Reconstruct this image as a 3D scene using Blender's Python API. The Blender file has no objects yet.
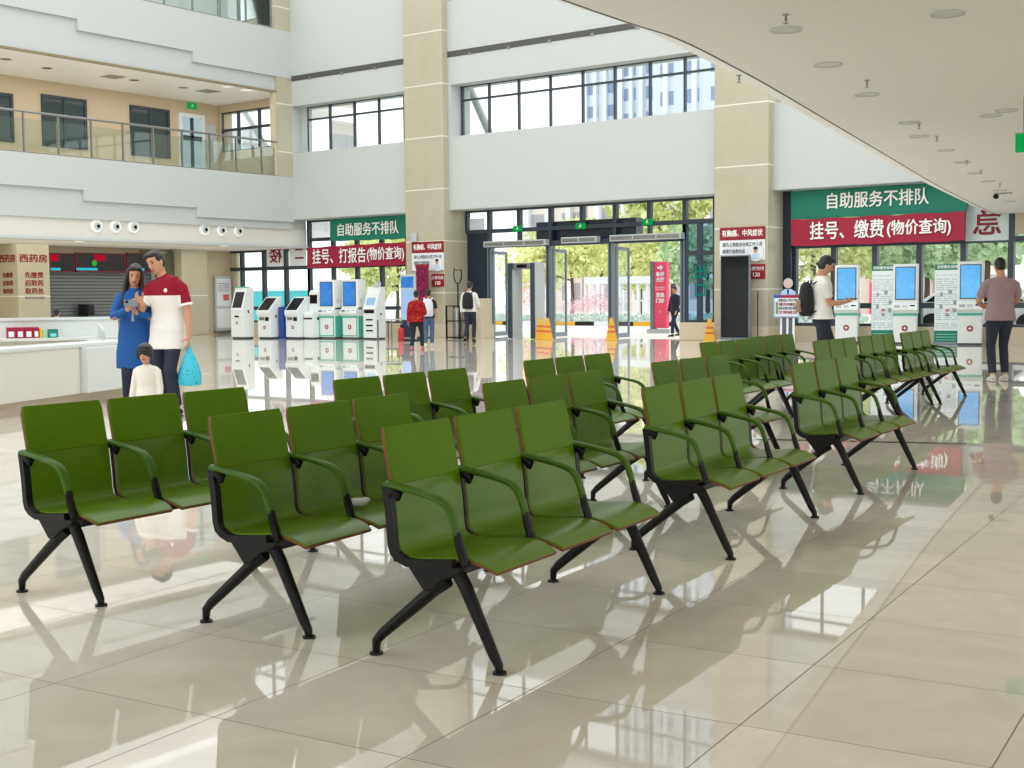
import bpy, bmesh, math, random
from mathutils import Vector, Matrix
random.seed(7)
C = bpy.context.scene.collection
S = 1.25 / 1.2
PI = math.pi

# ------------------------------------------------------------------ camera (a phone at 1.25 m, pitched down a little)
FOC, PITCH, ROLL, YAW, EYE = 1287.4, math.radians(3.855), math.radians(-0.493), math.radians(36.84), 1.25
_w = Vector((0, math.cos(PITCH), -math.sin(PITCH)))
_r = Vector((math.cos(ROLL), math.sin(ROLL) * math.sin(PITCH), math.sin(ROLL) * math.cos(PITCH)))
_u = Vector((-math.sin(ROLL), math.cos(ROLL) * math.sin(PITCH), math.cos(ROLL) * math.cos(PITCH)))
_Rz = Matrix.Rotation(YAW, 3, 'Z')
CR, CU, CW = _Rz @ _r, _Rz @ _u, _Rz @ _w
CO = Vector((0, 0, EYE))


def at(x, y, X=None, Y=None, Z=None):
    """where the sight line of an image point meets a plane of the hall: used to survey the room from the photograph"""
    d = (x - 512) / FOC * CR - (y - 384) / FOC * CU + CW
    i, v = (0, X) if X is not None else (1, Y) if Y is not None else (2, Z)
    return CO + d * ((v - CO[i]) / d[i])


cam_data = bpy.data.cameras.new('camera')
cam_data.sensor_width = 36
cam_data.lens = FOC * 36 / 1024
cam_data.clip_end = 1000
cam = bpy.data.objects.new('camera', cam_data)
C.objects.link(cam)
M = Matrix((CR, CU, -CW)).transposed().to_4x4()
M.translation = CO
cam.matrix_world = M
bpy.context.scene.camera = cam


# ------------------------------------------------------------------ materials
def lin(c):
    return tuple((v / 255 / 12.92) if v / 255 <= 0.04045 else ((v / 255 + 0.055) / 1.055) ** 2.4 for v in c) + (1,)


class NT:
    def __init__(s, name):
        s.m = bpy.data.materials.new(name)
        s.m.use_nodes = True
        s.t = s.m.node_tree
        s.t.nodes.clear()

    def n(s, kind, **kw):
        nd = s.t.nodes.new(kind)
        for k, v in kw.items():
            if k in nd.inputs and not hasattr(nd, k):
                nd.inputs[k].default_value = v
            else:
                setattr(nd, k, v)
        return nd

    def l(s, a, b):
        s.t.links.new(a, b)

    def math(s, op, a, b=None, c=None):
        nd = s.n('ShaderNodeMath', operation=op)
        for i, v in enumerate((a, b, c)):
            if v is None:
                continue
            if isinstance(v, (int, float)):
                nd.inputs[i].default_value = v
            else:
                s.l(v, nd.inputs[i])
        return nd.outputs[0]

    def mix(s, fac, a, b):
        nd = s.n('ShaderNodeMix', data_type='RGBA')
        for i, v in ((0, fac), (6, a), (7, b)):
            if isinstance(v, (int, float, tuple)):
                nd.inputs[i].default_value = v
            else:
                s.l(v, nd.inputs[i])
        return nd.outputs[2]

    def out(s, sh):
        s.l(sh, s.n('ShaderNodeOutputMaterial').inputs[0])
        return s.m

    def bsdf(s, base, rough=0.5, metal=0.0, spec=0.5, coat=0.0):
        b = s.n('ShaderNodeBsdfPrincipled')
        if isinstance(base, tuple):
            b.inputs['Base Color'].default_value = base
        else:
            s.l(base, b.inputs['Base Color'])
        if isinstance(rough, (int, float)):
            b.inputs['Roughness'].default_value = rough
        else:
            s.l(rough, b.inputs['Roughness'])
        b.inputs['Metallic'].default_value = metal
        b.inputs['Specular IOR Level'].default_value = spec
        b.inputs['Coat Weight'].default_value = coat
        return b


def mat(name, rgb, rough=0.5, metal=0.0, spec=0.5, vary=0.06, scale=6.0, bump=0.0, coat=0.0):
    """plain surface with a little procedural mottling"""
    t = NT(name)
    tc = t.n('ShaderNodeTexCoord')
    ns = t.n('ShaderNodeTexNoise')
    ns.inputs['Scale'].default_value = scale
    ns.inputs['Detail'].default_value = 4
    t.l(tc.outputs['Object'], ns.inputs['Vector'])
    c = lin(rgb)
    d = tuple(v * (1 - vary) for v in c[:3]) + (1,)
    e = tuple(min(1, v * (1 + vary)) for v in c[:3]) + (1,)
    b = t.bsdf(t.mix(ns.outputs[0], d, e), rough, metal, spec, coat)
    if bump:
        bp = t.n('ShaderNodeBump')
        bp.inputs['Strength'].default_value = bump
        bp.inputs['Distance'].default_value = 0.01
        t.l(ns.outputs[0], bp.inputs['Height'])
        t.l(bp.outputs[0], b.inputs['Normal'])
    return t.out(b.outputs[0])


def emit(name, rgb, strength=1.0, rgb2=None, scale=8.0):
    """lit screen, lamp or sign face"""
    t = NT(name)
    e = t.n('ShaderNodeEmission')
    e.inputs['Strength'].default_value = strength
    if rgb2:
        tc = t.n('ShaderNodeTexCoord')
        ns = t.n('ShaderNodeTexNoise')
        ns.inputs['Scale'].default_value = scale
        t.l(tc.outputs['Object'], ns.inputs['Vector'])
        t.l(t.mix(t.math('SMOOTHSTEP', ns.outputs[0], 0.4, 0.6) if False else ns.outputs[0], lin(rgb), lin(rgb2)), e.inputs[0])
    else:
        e.inputs[0].default_value = lin(rgb)
    return t.out(e.outputs[0])


def glass_mat(name, tint, refl=0.6, haze=0.0, hazec=(200, 205, 205)):
    t = NT(name)
    fr = t.n('ShaderNodeFresnel')
    fr.inputs[0].default_value = 1.45
    tr = t.n('ShaderNodeBsdfTransparent')
    tr.inputs[0].default_value = lin(tint)
    gl = t.n('ShaderNodeBsdfGlossy')
    gl.inputs['Roughness'].default_value = 0.02
    mx = t.n('ShaderNodeMixShader')
    t.l(t.math('MULTIPLY', fr.outputs[0], refl), mx.inputs[0])
    t.l(tr.outputs[0], mx.inputs[1])
    t.l(gl.outputs[0], mx.inputs[2])
    if haze:
        df = t.n('ShaderNodeBsdfDiffuse')
        df.inputs[0].default_value = lin(hazec)
        m2 = t.n('ShaderNodeMixShader')
        m2.inputs[0].default_value = haze
        t.l(mx.outputs[0], m2.inputs[1])
        t.l(df.outputs[0], m2.inputs[2])
        mx = m2
    return t.out(mx.outputs[0])


def floor_mat():
    t = NT('polished_beige_tile')
    g = t.n('ShaderNodeNewGeometry')
    mp = t.n('ShaderNodeMapping')
    mp.inputs['Rotation'].default_value = (0, 0, -math.radians(6.2))
    t.l(g.outputs['Position'], mp.inputs[0])
    sx = t.n('ShaderNodeSeparateXYZ')
    t.l(mp.outputs[0], sx.inputs[0])
    T = 0.70
    lines = None
    cells = []
    for k, off in ((0, 0.61 + 0.70), (1, 0.0)):
        q = t.math('DIVIDE', t.math('ADD', sx.outputs[k], off), T)
        f = t.math('ABSOLUTE', t.math('SUBTRACT', t.math('FRACT', q), 0.5))
        ln = t.math('GREATER_THAN', f, 0.5 - 0.0022 / T)
        cells.append(t.math('FLOOR', q))
        lines = ln if lines is None else t.math('MAXIMUM', lines, ln)
    cb = t.n('ShaderNodeCombineXYZ')
    t.l(cells[0], cb.inputs[0])
    t.l(cells[1], cb.inputs[1])
    wn = t.n('ShaderNodeTexWhiteNoise', noise_dimensions='2D')
    t.l(cb.outputs[0], wn.inputs['Vector'])
    # veining, shifted per tile
    vm = t.n('ShaderNodeVectorMath', operation='MULTIPLY_ADD')
    t.l(wn.outputs['Color'], vm.inputs[0])
    vm.inputs[1].default_value = (7, 7, 7)
    t.l(mp.outputs[0], vm.inputs[2])
    ns = t.n('ShaderNodeTexNoise')
    ns.inputs['Scale'].default_value = 2.2
    ns.inputs['Detail'].default_value = 6
    ns.inputs['Distortion'].default_value = 1.6
    t.l(vm.outputs[0], ns.inputs['Vector'])
    base = t.mix(ns.outputs[0], lin((202, 194, 180)), lin((234, 228, 217)))
    hv = t.n('ShaderNodeHueSaturation')
    t.l(base, hv.inputs['Color'])
    t.l(t.math('MULTIPLY_ADD', wn.outputs['Value'], 0.12, 0.94), hv.inputs['Value'])
    col = t.mix(lines, hv.outputs[0], lin((120, 106, 90)))
    n2 = t.n('ShaderNodeTexNoise')
    n2.inputs['Scale'].default_value = 0.9
    n2.inputs['Detail'].default_value = 5
    t.l(mp.outputs[0], n2.inputs['Vector'])
    rough = t.math('MAXIMUM', t.math('MULTIPLY_ADD', n2.outputs[0], 0.03, 0.006), t.math('MULTIPLY', lines, 0.5))
    b = t.bsdf(col, rough, 0, 0.62)
    return t.out(b.outputs[0])


def column_mat():
    """cream stone cladding with pale joints every 1.62 m up and a joint near each edge"""
    t = NT('cream_column_stone')
    g = t.n('ShaderNodeNewGeometry')
    sx = t.n('ShaderNodeSeparateXYZ')
    t.l(g.outputs['Position'], sx.inputs[0])
    f = t.math('ABSOLUTE', t.math('SUBTRACT', t.math('FRACT', t.math('DIVIDE', t.math('ADD', sx.outputs[2], 0.215 + 0.8125), 1.625)), 0.5))
    ln = t.math('LESS_THAN', f, 0.011)
    ns = t.n('ShaderNodeTexNoise')
    ns.inputs['Scale'].default_value = 3
    ns.inputs['Detail'].default_value = 6
    t.l(g.outputs['Position'], ns.inputs['Vector'])
    base = t.mix(ns.outputs[0], lin((176, 170, 147)), lin((188, 182, 160)))
    b = t.bsdf(t.mix(ln, base, lin((225, 222, 206))), 0.3, 0, 0.4)
    return t.out(b.outputs[0])


def slats_mat(name, c1, c2, pitch, axis=2, rough=0.4, metal=0.0):
    t = NT(name)
    g = t.n('ShaderNodeNewGeometry')
    sx = t.n('ShaderNodeSeparateXYZ')
    t.l(g.outputs['Position'], sx.inputs[0])
    f = t.math('FRACT', t.math('DIVIDE', sx.outputs[axis], pitch))
    col = t.mix(t.math('LESS_THAN', f, 0.35), lin(c1), lin(c2))
    b = t.bsdf(col, rough, metal)
    return t.out(b.outputs[0])


def tower_mat(name, wall, glass, wx, wz, band=None):
    """far facade: storeys of windows"""
    t = NT(name)
    tc = t.n('ShaderNodeTexCoord')
    sx = t.n('ShaderNodeSeparateXYZ')
    t.l(tc.outputs['Object'], sx.inputs[0])
    h = t.math('ADD', sx.outputs[0], sx.outputs[1])
    fx = t.math('FRACT', t.math('DIVIDE', h, wx))
    fz = t.math('FRACT', t.math('DIVIDE', sx.outputs[2], wz))
    m = t.math('MULTIPLY', t.math('MULTIPLY', t.math('GREATER_THAN', fx, 0.3), t.math('LESS_THAN', fx, 0.85)),
               t.math('MULTIPLY', t.math('GREATER_THAN', fz, 0.3), t.math('LESS_THAN', fz, 0.8)))
    b = t.bsdf(t.mix(m, lin(wall), lin(glass)), 0.6)
    return t.out(b.outputs[0])


def two_tone(name, lo, hi, z, rough=0.8):
    """cloth whose upper part is another colour above height z of the garment"""
    t = NT(name)
    tc = t.n('ShaderNodeTexCoord')
    sx = t.n('ShaderNodeSeparateXYZ')
    t.l(tc.outputs['Object'], sx.inputs[0])
    up = t.math('GREATER_THAN', sx.outputs[2], z)
    sl = t.math('GREATER_THAN', t.math('ABSOLUTE', sx.outputs[0]), 0.205)
    b = t.bsdf(t.mix(t.math('MAXIMUM', up, t.math('MULTIPLY', sl, t.math('GREATER_THAN', sx.outputs[2], 1.1))), lin(lo), lin(hi)), rough, 0, 0.2)
    return t.out(b.outputs[0])


def spotted(name, c1, c2, scale, thr=0.35, rough=0.8):
    t = NT(name)
    tc = t.n('ShaderNodeTexCoord')
    vo = t.n('ShaderNodeTexVoronoi')
    vo.inputs['Scale'].default_value = scale
    t.l(tc.outputs['Object'], vo.inputs['Vector'])
    b = t.bsdf(t.mix(t.math('LESS_THAN', vo.outputs['Distance'], thr), lin(c1), lin(c2)), rough, 0, 0.2)
    return t.out(b.outputs[0])


M_ = {}
M_['floor'] = floor_mat()
M_['column'] = column_mat()
M_['white'] = mat('white_plaster', (192, 197, 195), 0.6, vary=0.015, scale=1.5)
M_['soffit'] = mat('soffit_paint', (238, 236, 230), 0.65, vary=0.015, scale=1.2)
M_['rim'] = mat('slab_rim_lit_white', (250, 249, 246), 0.5, vary=0.01)  # whiter than the soffit: skylight caught by the slab rim put into the colour
M_['lampband'] = mat('lamp_band_paint', (218, 216, 208), 0.5, vary=0.02)
M_['beige'] = mat('beige_wall', (200, 188, 160), 0.45, vary=0.04, scale=2)
M_['tan'] = mat('tan_corridor_wall', (202, 184, 154), 0.5, vary=0.04, scale=2)
M_['stone'] = mat('sand_stone_plinth', (206, 192, 166), 0.4, vary=0.06, scale=9)
M_['frame'] = mat('slate_window_frame', (46, 58, 70), 0.4, vary=0.05)
M_['dark'] = mat('dark_blue_panel', (30, 40, 56), 0.25, vary=0.1, scale=2)
M_['black'] = mat('satin_black_metal', (9, 9, 10), 0.4, 0.0, 0.25, vary=0.1, scale=20)
M_['blackslot'] = mat('black_slot', (78, 78, 76), 0.6, vary=0.1)
M_['steel'] = mat('brushed_steel', (150, 150, 148), 0.3, 0.9, vary=0.06, scale=30)
M_['silver'] = mat('silver_door_frame', (120, 132, 140), 0.35, 0.3, vary=0.04)
M_['glass'] = glass_mat('clear_glass', (236, 243, 243), 0.7)
M_['glass_tint'] = glass_mat('blue_tinted_glass', (150, 185, 215), 0.9)
M_['glass_rail'] = glass_mat('railing_glass', (240, 247, 244), 1.0, 0.015, (200, 220, 210))
M_['glass_dark'] = mat('dark_window_glass', (62, 76, 78), 0.08, vary=0.25, scale=1.2)
M_['green'] = mat('olive_green_leather', (87, 122, 3), 0.38, 0, 0.08, vary=0.18, scale=3.5, bump=0.04)
M_['green_seat'] = mat('olive_green_seat_leather', (87, 120, 3), 0.31, 0, 0.28, vary=0.16, scale=3.5, bump=0.04)
M_['green_arm'] = mat('green_arm_rubber', (64, 100, 16), 0.4, 0, 0.25, vary=0.1, scale=10)
M_['ply'] = mat('orange_plywood_edge', (116, 64, 32), 0.55, vary=0.25, scale=60)
M_['desk'] = mat('white_solid_surface', (216, 220, 217), 0.3, vary=0.015)
M_['desk2'] = mat('warm_white_panel', (222, 218, 206), 0.4, vary=0.02)
M_['kiosk'] = mat('white_kiosk_enamel', (226, 232, 230), 0.35, vary=0.02)
M_['kiosk_grey'] = mat('grey_kiosk_side', (186, 193, 192), 0.4, vary=0.03)
M_['teal'] = mat('teal_plastic', (70, 178, 160), 0.4, vary=0.05)
M_['banner_green'] = mat('green_banner_cloth', (4, 122, 98), 0.6, vary=0.06, scale=2)
M_['banner_red'] = mat('crimson_banner_cloth', (156, 12, 54), 0.6, vary=0.06, scale=2)
M_['sign_red'] = mat('dark_red_print', (140, 14, 34), 0.5, vary=0.04)
M_['white_text'] = mat('white_lettering', (245, 245, 242), 0.6, vary=0.01)
M_['red_text'] = mat('dark_red_lettering', (130, 26, 36), 0.6, vary=0.05)
M_['ink'] = mat('grey_ink', (96, 102, 112), 0.7, vary=0.05)
M_['paper'] = mat('white_print_paper', (228, 232, 236), 0.6, vary=0.02)
M_['yellow'] = mat('yellow_plastic', (226, 170, 22), 0.45, vary=0.08)
M_['screen_dark'] = mat('dark_glass_screen', (10, 12, 16), 0.06, 0.0, 0.22, vary=0.2, scale=2)
M_['screen'] = emit('blue_screen', (60, 165, 235), .78, (140, 205, 250), 4)
M_['screen_deep'] = emit('deep_blue_screen', (25, 105, 200), 0.7, (95, 165, 235), 4)
M_['screen_pale'] = emit('pale_blue_screen', (150, 190, 240), 0.7, (190, 215, 250), 3)
M_['exit'] = emit('exit_sign_green', (20, 170, 80), .6)
M_['lamp'] = emit('warm_lamp', (255, 250, 238), 1.6)
M_['pane_lamp'] = emit('soft_lamp_panel', (240, 236, 226), 0.7)
M_['led_red'] = emit('red_led', (190, 20, 45), 0.6)
M_['led_cyan'] = emit('cyan_led', (60, 195, 215), .7)
M_['led_green'] = emit('green_led', (60, 190, 60), .6)
M_['neon_teal'] = emit('teal_neon', (10, 140, 125), 0.6)
M_['led_panel'] = mat('black_led_panel', (16, 12, 16), 0.4, vary=0.2)
M_['shutter'] = slats_mat('grey_roller_shutter', (120, 124, 126), (74, 78, 82), 0.11, 2, 0.4, 0.3)
M_['skin'] = mat('skin', (196, 146, 116), 0.55, 0, 0.3, vary=0.05, scale=12)
M_['hair'] = mat('black_hair', (22, 18, 18), 0.45, vary=0.3, scale=40)
M_['lips'] = mat('lips', (168, 72, 70), 0.5)
M_['ground'] = mat('pale_outdoor_paving', (222, 219, 213), 0.8, vary=0.04, scale=1)
M_['leaf'] = mat('bright_tree_leaves', (226, 236, 164), 0.7, vary=0.3, scale=1.2)
M_['leaf2'] = mat('dark_tree_leaves', (190, 214, 170), 0.7, vary=0.3, scale=1.2)
M_['bark'] = mat('tree_bark', (98, 84, 70), 0.9, vary=0.2)
M_['pink'] = mat('pink_blossom', (244, 196, 212), 0.7, vary=0.25, scale=2)
M_['totem'] = mat('bright_red_totem', (240, 76, 112), 0.5, vary=0.04)
M_['hoarding'] = mat('turquoise_hoarding', (64, 190, 196), 0.6, vary=0.06)


# ------------------------------------------------------------------ mesh building
class MB:
    def __init__(s):
        s.v, s.f, s.mi = [], [], []

    def add(s, vs, fs, mi=0):
        o = len(s.v)
        s.v += [tuple(v) for v in vs]
        s.f += [tuple(i + o for i in f) for f in fs]
        s.mi += [mi] * len(fs)
        return s

    def box(s, x0, x1, y0, y1, z0, z1, mi=0):
        vs = [(x, y, z) for z in (z0, z1) for y in (y0, y1) for x in (x0, x1)]
        return s.add(vs, [(0, 2, 3, 1), (4, 5, 7, 6), (0, 1, 5, 4), (2, 6, 7, 3), (0, 4, 6, 2), (1, 3, 7, 5)], mi)

    def cbox(s, c, d, mi=0):
        return s.box(c[0] - d[0] / 2, c[0] + d[0] / 2, c[1] - d[1] / 2, c[1] + d[1] / 2, c[2] - d[2] / 2, c[2] + d[2] / 2, mi)

    def rounded(s, x0, x1, y0, y1, z0, z1, r, mi=0):
        """box with its upright edges rounded"""
        pts = []
        for cx, cy, a0 in ((x1 - r, y1 - r, 0), (x0 + r, y1 - r, PI / 2), (x0 + r, y0 + r, PI), (x1 - r, y0 + r, 1.5 * PI)):
            pts += [(cx + r * math.cos(a0 + k * PI / 8), cy + r * math.sin(a0 + k * PI / 8)) for k in range(5)]
        return s.prism(pts, 'z', z0, z1, mi)

    def prism(s, poly, axis, lo, hi, mi=0):
        """polygon given in the two other axes (cyclic: x->(y,z), y->(x,z), z->(x,y)) pushed along axis"""
        def mk(p, h):
            return (h, p[0], p[1]) if axis == 'x' else (p[0], h, p[1]) if axis == 'y' else (p[0], p[1], h)
        n = len(poly)
        vs = [mk(p, lo) for p in poly] + [mk(p, hi) for p in poly]
        fs = [tuple(range(n)), tuple(range(2 * n - 1, n - 1, -1))] + [(i, (i + 1) % n, (i + 1) % n + n, i + n) for i in range(n)]
        return s.add(vs, fs, mi)

    def loft(s, pts, rad, n=10, ref=(1, 0, 0), cap=True, mi=0):
        """tube through pts with elliptic sections: rad = (half-size along ref, half-size across)"""
        pts = [Vector(p) for p in pts]
        ref = Vector(ref)
        vs, fs = [], []
        for i, p in enumerate(pts):
            t = (pts[min(i + 1, len(pts) - 1)] - pts[max(i - 1, 0)])
            t.normalize()
            a = ref - t * ref.dot(t)
            if a.length < 1e-4:
                a = Vector((0, 1, 0)) - t * t.y
                if a.length < 1e-4:
                    a = Vector((0, 0, 1))
            a.normalize()
            b = t.cross(a)
            r = rad[i] if isinstance(rad, (list, tuple)) and not isinstance(rad[0], (int, float)) else (rad[i] if isinstance(rad, list) else rad)
            ra, rb = r if isinstance(r, (tuple, list)) else (r, r)
            for k in range(n):
                th = 2 * PI * k / n
                vs.append(p + a * ra * math.cos(th) + b * rb * math.sin(th))
        for i in range(len(pts) - 1):
            for k in range(n):
                k2 = (k + 1) % n
                fs.append((i * n + k, i * n + k2, (i + 1) * n + k2, (i + 1) * n + k))
        if cap:
            fs.append(tuple(range(n - 1, -1, -1)))
            fs.append(tuple(range((len(pts) - 1) * n, len(pts) * n)))
        return s.add(vs, fs, mi)

    def bar(s, p, q, w, h, ref=(0, 0, 1), mi=0):
        """rectangular bar from p to q, h measured along ref"""
        p, q = Vector(p), Vector(q)
        t = (q - p).normalized()
        a = Vector(ref) - t * Vector(ref).dot(t)
        a.normalize()
        b = t.cross(a)
        vs = [e + a * i * h / 2 + b * j * w / 2 for e in (p, q) for i, j in ((-1, -1), (1, -1), (1, 1), (-1, 1))]
        return s.add(vs, [(3, 2, 1, 0), (4, 5, 6, 7), (0, 1, 5, 4), (1, 2, 6, 5), (2, 3, 7, 6), (3, 0, 4, 7)], mi)

    def lathe(s, prof, c=(0, 0, 0), n=20, axis='z', mi=0):
        vs, fs = [], []
        for r, h in prof:
            for k in range(n):
                a = 2 * PI * k / n
                x, y = r * math.cos(a), r * math.sin(a)
                vs.append((c[0] + x, c[1] + y, c[2] + h) if axis == 'z' else (c[0] + h, c[1] + x, c[2] + y) if axis == 'x' else (c[0] + x, c[1] + h, c[2] + y))
        for i in range(len(prof) - 1):
            for k in range(n):
                fs.append((i * n + k, i * n + (k + 1) % n, (i + 1) * n + (k + 1) % n, (i + 1) * n + k))
        fs.append(tuple(range(n - 1, -1, -1)))
        fs.append(tuple(range((len(prof) - 1) * n, len(prof) * n)))
        return s.add(vs, fs, mi)

    def ball(s, c, r, n=12, mi=0, M=None):
        r = r if isinstance(r, (tuple, list)) else (r, r, r)
        vs, fs = [], []
        m = n // 2
        for i in range(1, m):
            ph = PI * i / m
            for k in range(n):
                th = 2 * PI * k / n
                vs.append((r[0] * math.sin(ph) * math.cos(th), r[1] * math.sin(ph) * math.sin(th), r[2] * math.cos(ph)))
        vs += [(0, 0, r[2]), (0, 0, -r[2])]
        T, B = len(vs) - 2, len(vs) - 1
        for i in range(m - 2):
            for k in range(n):
                fs.append((i * n + k, (i + 1) * n + k, (i + 1) * n + (k + 1) % n, i * n + (k + 1) % n))
        for k in range(n):
            fs.append((T, k, (k + 1) % n))
            fs.append((B, (m - 2) * n + (k + 1) % n, (m - 2) * n + k))
        vs = [Vector(v) for v in vs]
        if M is not None:
            vs = [M @ v for v in vs]
        return s.add([v + Vector(c) for v in vs], fs, mi)

    def quad(s, a, b, c, d, mi=0):
        return s.add([a, b, c, d], [(0, 1, 2, 3)], mi)

    def move(s, M):
        s.v = [tuple(M @ Vector(v)) for v in s.v]
        return s

    def build(s, name, m, parent=None, smooth=False, bevel=0, solid=0, kind=None, remesh=0, iters=0, angle=40):
        me = bpy.data.meshes.new(name)
        me.from_pydata(s.v, [], s.f)
        for x in (m if isinstance(m, (list, tuple)) else [m]):
            me.materials.append(M_[x] if isinstance(x, str) else x)
        if isinstance(m, (list, tuple)):
            me.polygons.foreach_set('material_index', s.mi)
        bm = bmesh.new()
        bm.from_mesh(me)
        bmesh.ops.recalc_face_normals(bm, faces=bm.faces)
        bm.to_mesh(me)
        bm.free()
        o = bpy.data.objects.new(name, me)
        C.objects.link(o)
        if remesh:
            md = o.modifiers.new('r', 'REMESH')
            md.mode = 'VOXEL'
            md.voxel_size = remesh
            if iters:
                sm = o.modifiers.new('s', 'SMOOTH')
                sm.factor = 0.5
                sm.iterations = iters
            dg = bpy.context.evaluated_depsgraph_get()
            n2 = bpy.data.meshes.new_from_object(o.evaluated_get(dg))
            o.modifiers.clear()
            old = o.data
            o.data = n2
            bpy.data.meshes.remove(old)
            n2.name = name
            if not n2.materials:
                n2.materials.append(M_[m] if isinstance(m, str) else m)
            me = n2
            smooth = True
        if bevel:
            md = o.modifiers.new('b', 'BEVEL')
            md.width = bevel
            md.segments = 2
            md.limit_method = 'ANGLE'
            md.angle_limit = math.radians(40)
        if smooth:
            for p in me.polygons:
                p.use_smooth = True
            if not remesh:
                try:
                    me.set_sharp_from_angle(angle=math.radians(angle))
                except Exception:
                    pass
        if parent:
            o.parent = parent
        if kind:
            o['kind'] = kind
        return o


def tag(o, label=None, cat=None, group=None, kind=None):
    if label: o['label'] = label
    if cat: o['category'] = cat
    if group: o['group'] = group
    if kind: o['kind'] = kind
    return o


def thing(name, label, cat, loc=(0, 0, 0), rz=0.0, group=None):
    o = bpy.data.objects.new(name, None)
    o.empty_display_size = 0.1
    C.objects.link(o)
    o.location = loc
    o.rotation_euler = (0, 0, rz)
    return tag(o, label, cat, group)


KIDS = {}


def copy_tree(o, parent=None):
    c = o.copy()
    C.objects.link(c)
    c.parent = parent
    for ch in list(o.children):
        copy_tree(ch, c)
    return c


TEXTS = []


def text(body, loc, size, m, parent=None, face='-y', name='lettering', bold=0.0, mirror=False, wide=1.0, align='CENTER', ext=0.002, fit=None):
    """lettering lying on a plane; face = the way it can be read from; fit = overall width"""
    cu = bpy.data.curves.new(name, 'FONT')
    cu.body = body
    cu.size = size
    cu.align_x = align
    cu.align_y = 'CENTER'
    cu.extrude = ext
    tmp = bpy.data.objects.new('tmp', cu)
    C.objects.link(tmp)
    dg = bpy.context.evaluated_depsgraph_get()
    me = bpy.data.meshes.new_from_object(tmp.evaluated_get(dg))
    bpy.data.objects.remove(tmp)
    if bold:
        # heavier strokes: the same outlines again, set a hair to either side
        bm = bmesh.new()
        for i, (dx, dy) in enumerate(((-.5, 0), (.5, 0), (0, .5), (0, -.5))):
            tm = me.copy()
            for v in tm.vertices:
                v.co.x += dx * bold * 1.5
                v.co.y += dy * bold
                v.co.z += i * .0009
            bm.from_mesh(tm)
            bpy.data.meshes.remove(tm)
        bm.to_mesh(me)
        bm.free()
    me.name = name
    me.materials.clear()
    me.materials.append(M_[m])
    if fit:
        xs = [v.co.x for v in me.vertices]
        wide = fit / max(max(xs) - min(xs), 1e-3)
    sx_ = -wide if mirror else wide
    for v in me.vertices:
        v.co.x *= sx_
    o = bpy.data.objects.new(name, me)
    C.objects.link(o)
    o.location = loc
    o.rotation_euler = (PI / 2, 0, {'-y': 0, '+x': PI / 2, '-x': -PI / 2, '+y': PI}[face])
    if parent:
        o.parent = parent
    return o


# ------------------------------------------------------------------ light
w = bpy.data.worlds.new('overcast_sky')
bpy.context.scene.world = w
w.use_nodes = True
nt = w.node_tree
nt.nodes.clear()
bg = nt.nodes.new('ShaderNodeBackground')
tcw = nt.nodes.new('ShaderNodeTexCoord')
sep = nt.nodes.new('ShaderNodeSeparateXYZ')
rmp = nt.nodes.new('ShaderNodeValToRGB')
nt.links.new(tcw.outputs['Generated'], sep.inputs[0])
nt.links.new(sep.outputs[2], rmp.inputs[0])
rmp.color_ramp.elements[0].color = (0.98, 0.985, 0.975, 1)
rmp.color_ramp.elements[1].color = (0.94, 0.965, 0.965, 1)
nt.links.new(rmp.outputs[0], bg.inputs[0])
bg.inputs[1].default_value = SKY = 1.45
out = nt.nodes.new('ShaderNodeOutputWorld')
nt.links.new(bg.outputs[0], out.inputs[0])
sc = bpy.context.scene
sc.view_settings.view_transform = 'Standard'
sc.view_settings.look = 'None'
sc.view_settings.exposure = 0.42


def area(name, loc, sx, sy, power, rgb=(1, 1, 1), rot=(0, 0, 0)):
    d = bpy.data.lights.new(name, 'AREA')
    d.shape = 'RECTANGLE'
    d.size, d.size_y = sx, sy
    d.energy = power
    d.color = rgb
    o = bpy.data.objects.new(name, d)
    C.objects.link(o)
    o.location = loc
    o.rotation_euler = rot
    return o
# ================================================================== the setting
YC, YW, YN, YG, XB, XK = 31.15, 31.44, 31.96, 32.3, -32.92, -37.2
ZTOP = 15.0


def X_(px, Y, y=200): return at(px, y, Y=Y).x
def Y_(px, X, y=200): return at(px, y, X=X).y


MB().box(-37.6, 9.5, -10, YG + 0.15, -0.2, 0.0).build('floor', 'floor', kind='structure')
MB().box(-120, 90, YG + 0.15, 190, -0.22, -0.02).build('ground', 'ground', kind='structure')

# two big cream columns on the window front
C1 = (X_(405.0, YC), X_(443.3, YC))
C2 = (X_(714.0, YC), X_(768.2, YC))
for a, b in (C1, C2):
    o = MB().box(a, b, YC, YG + 0.1, 0, ZTOP).build('column', 'column', kind='structure', bevel=0.03)
    MB().box(a - 0.03, b + 0.03, YC - 0.03, YG - 0.05, 0, 0.42).build('plinth', 'stone', o, bevel=0.01)

# upper white wall: spandrel above the doors, band above the clerestory
mb = MB()
XE = 9.5
ZB, ZS, ZH, ZU0, ZU1 = 4.0, 6.27, 7.87, 10.45, 12.6
mb.box(-33.4, XE, YW, YG + 0.1, ZB, ZS)
mb.box(-33.4, XE, YW, YG + 0.1, ZH, ZU0)
mb.box(-33.4, XE, YW, YG + 0.1, ZU1, ZTOP)
mb.box(-33.4, XB - 0.02, YW, YG + 0.1, ZS, ZH)
mb.box(C1[1] - 0.1, X_(452, YW), YW, YG + 0.1, ZS, ZH)
mb.box(-33.4, C1[0] + .1, YW, YG + 0.1, ZU0, ZU1)
mb.build('wall_front', 'white', kind='structure')
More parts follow.
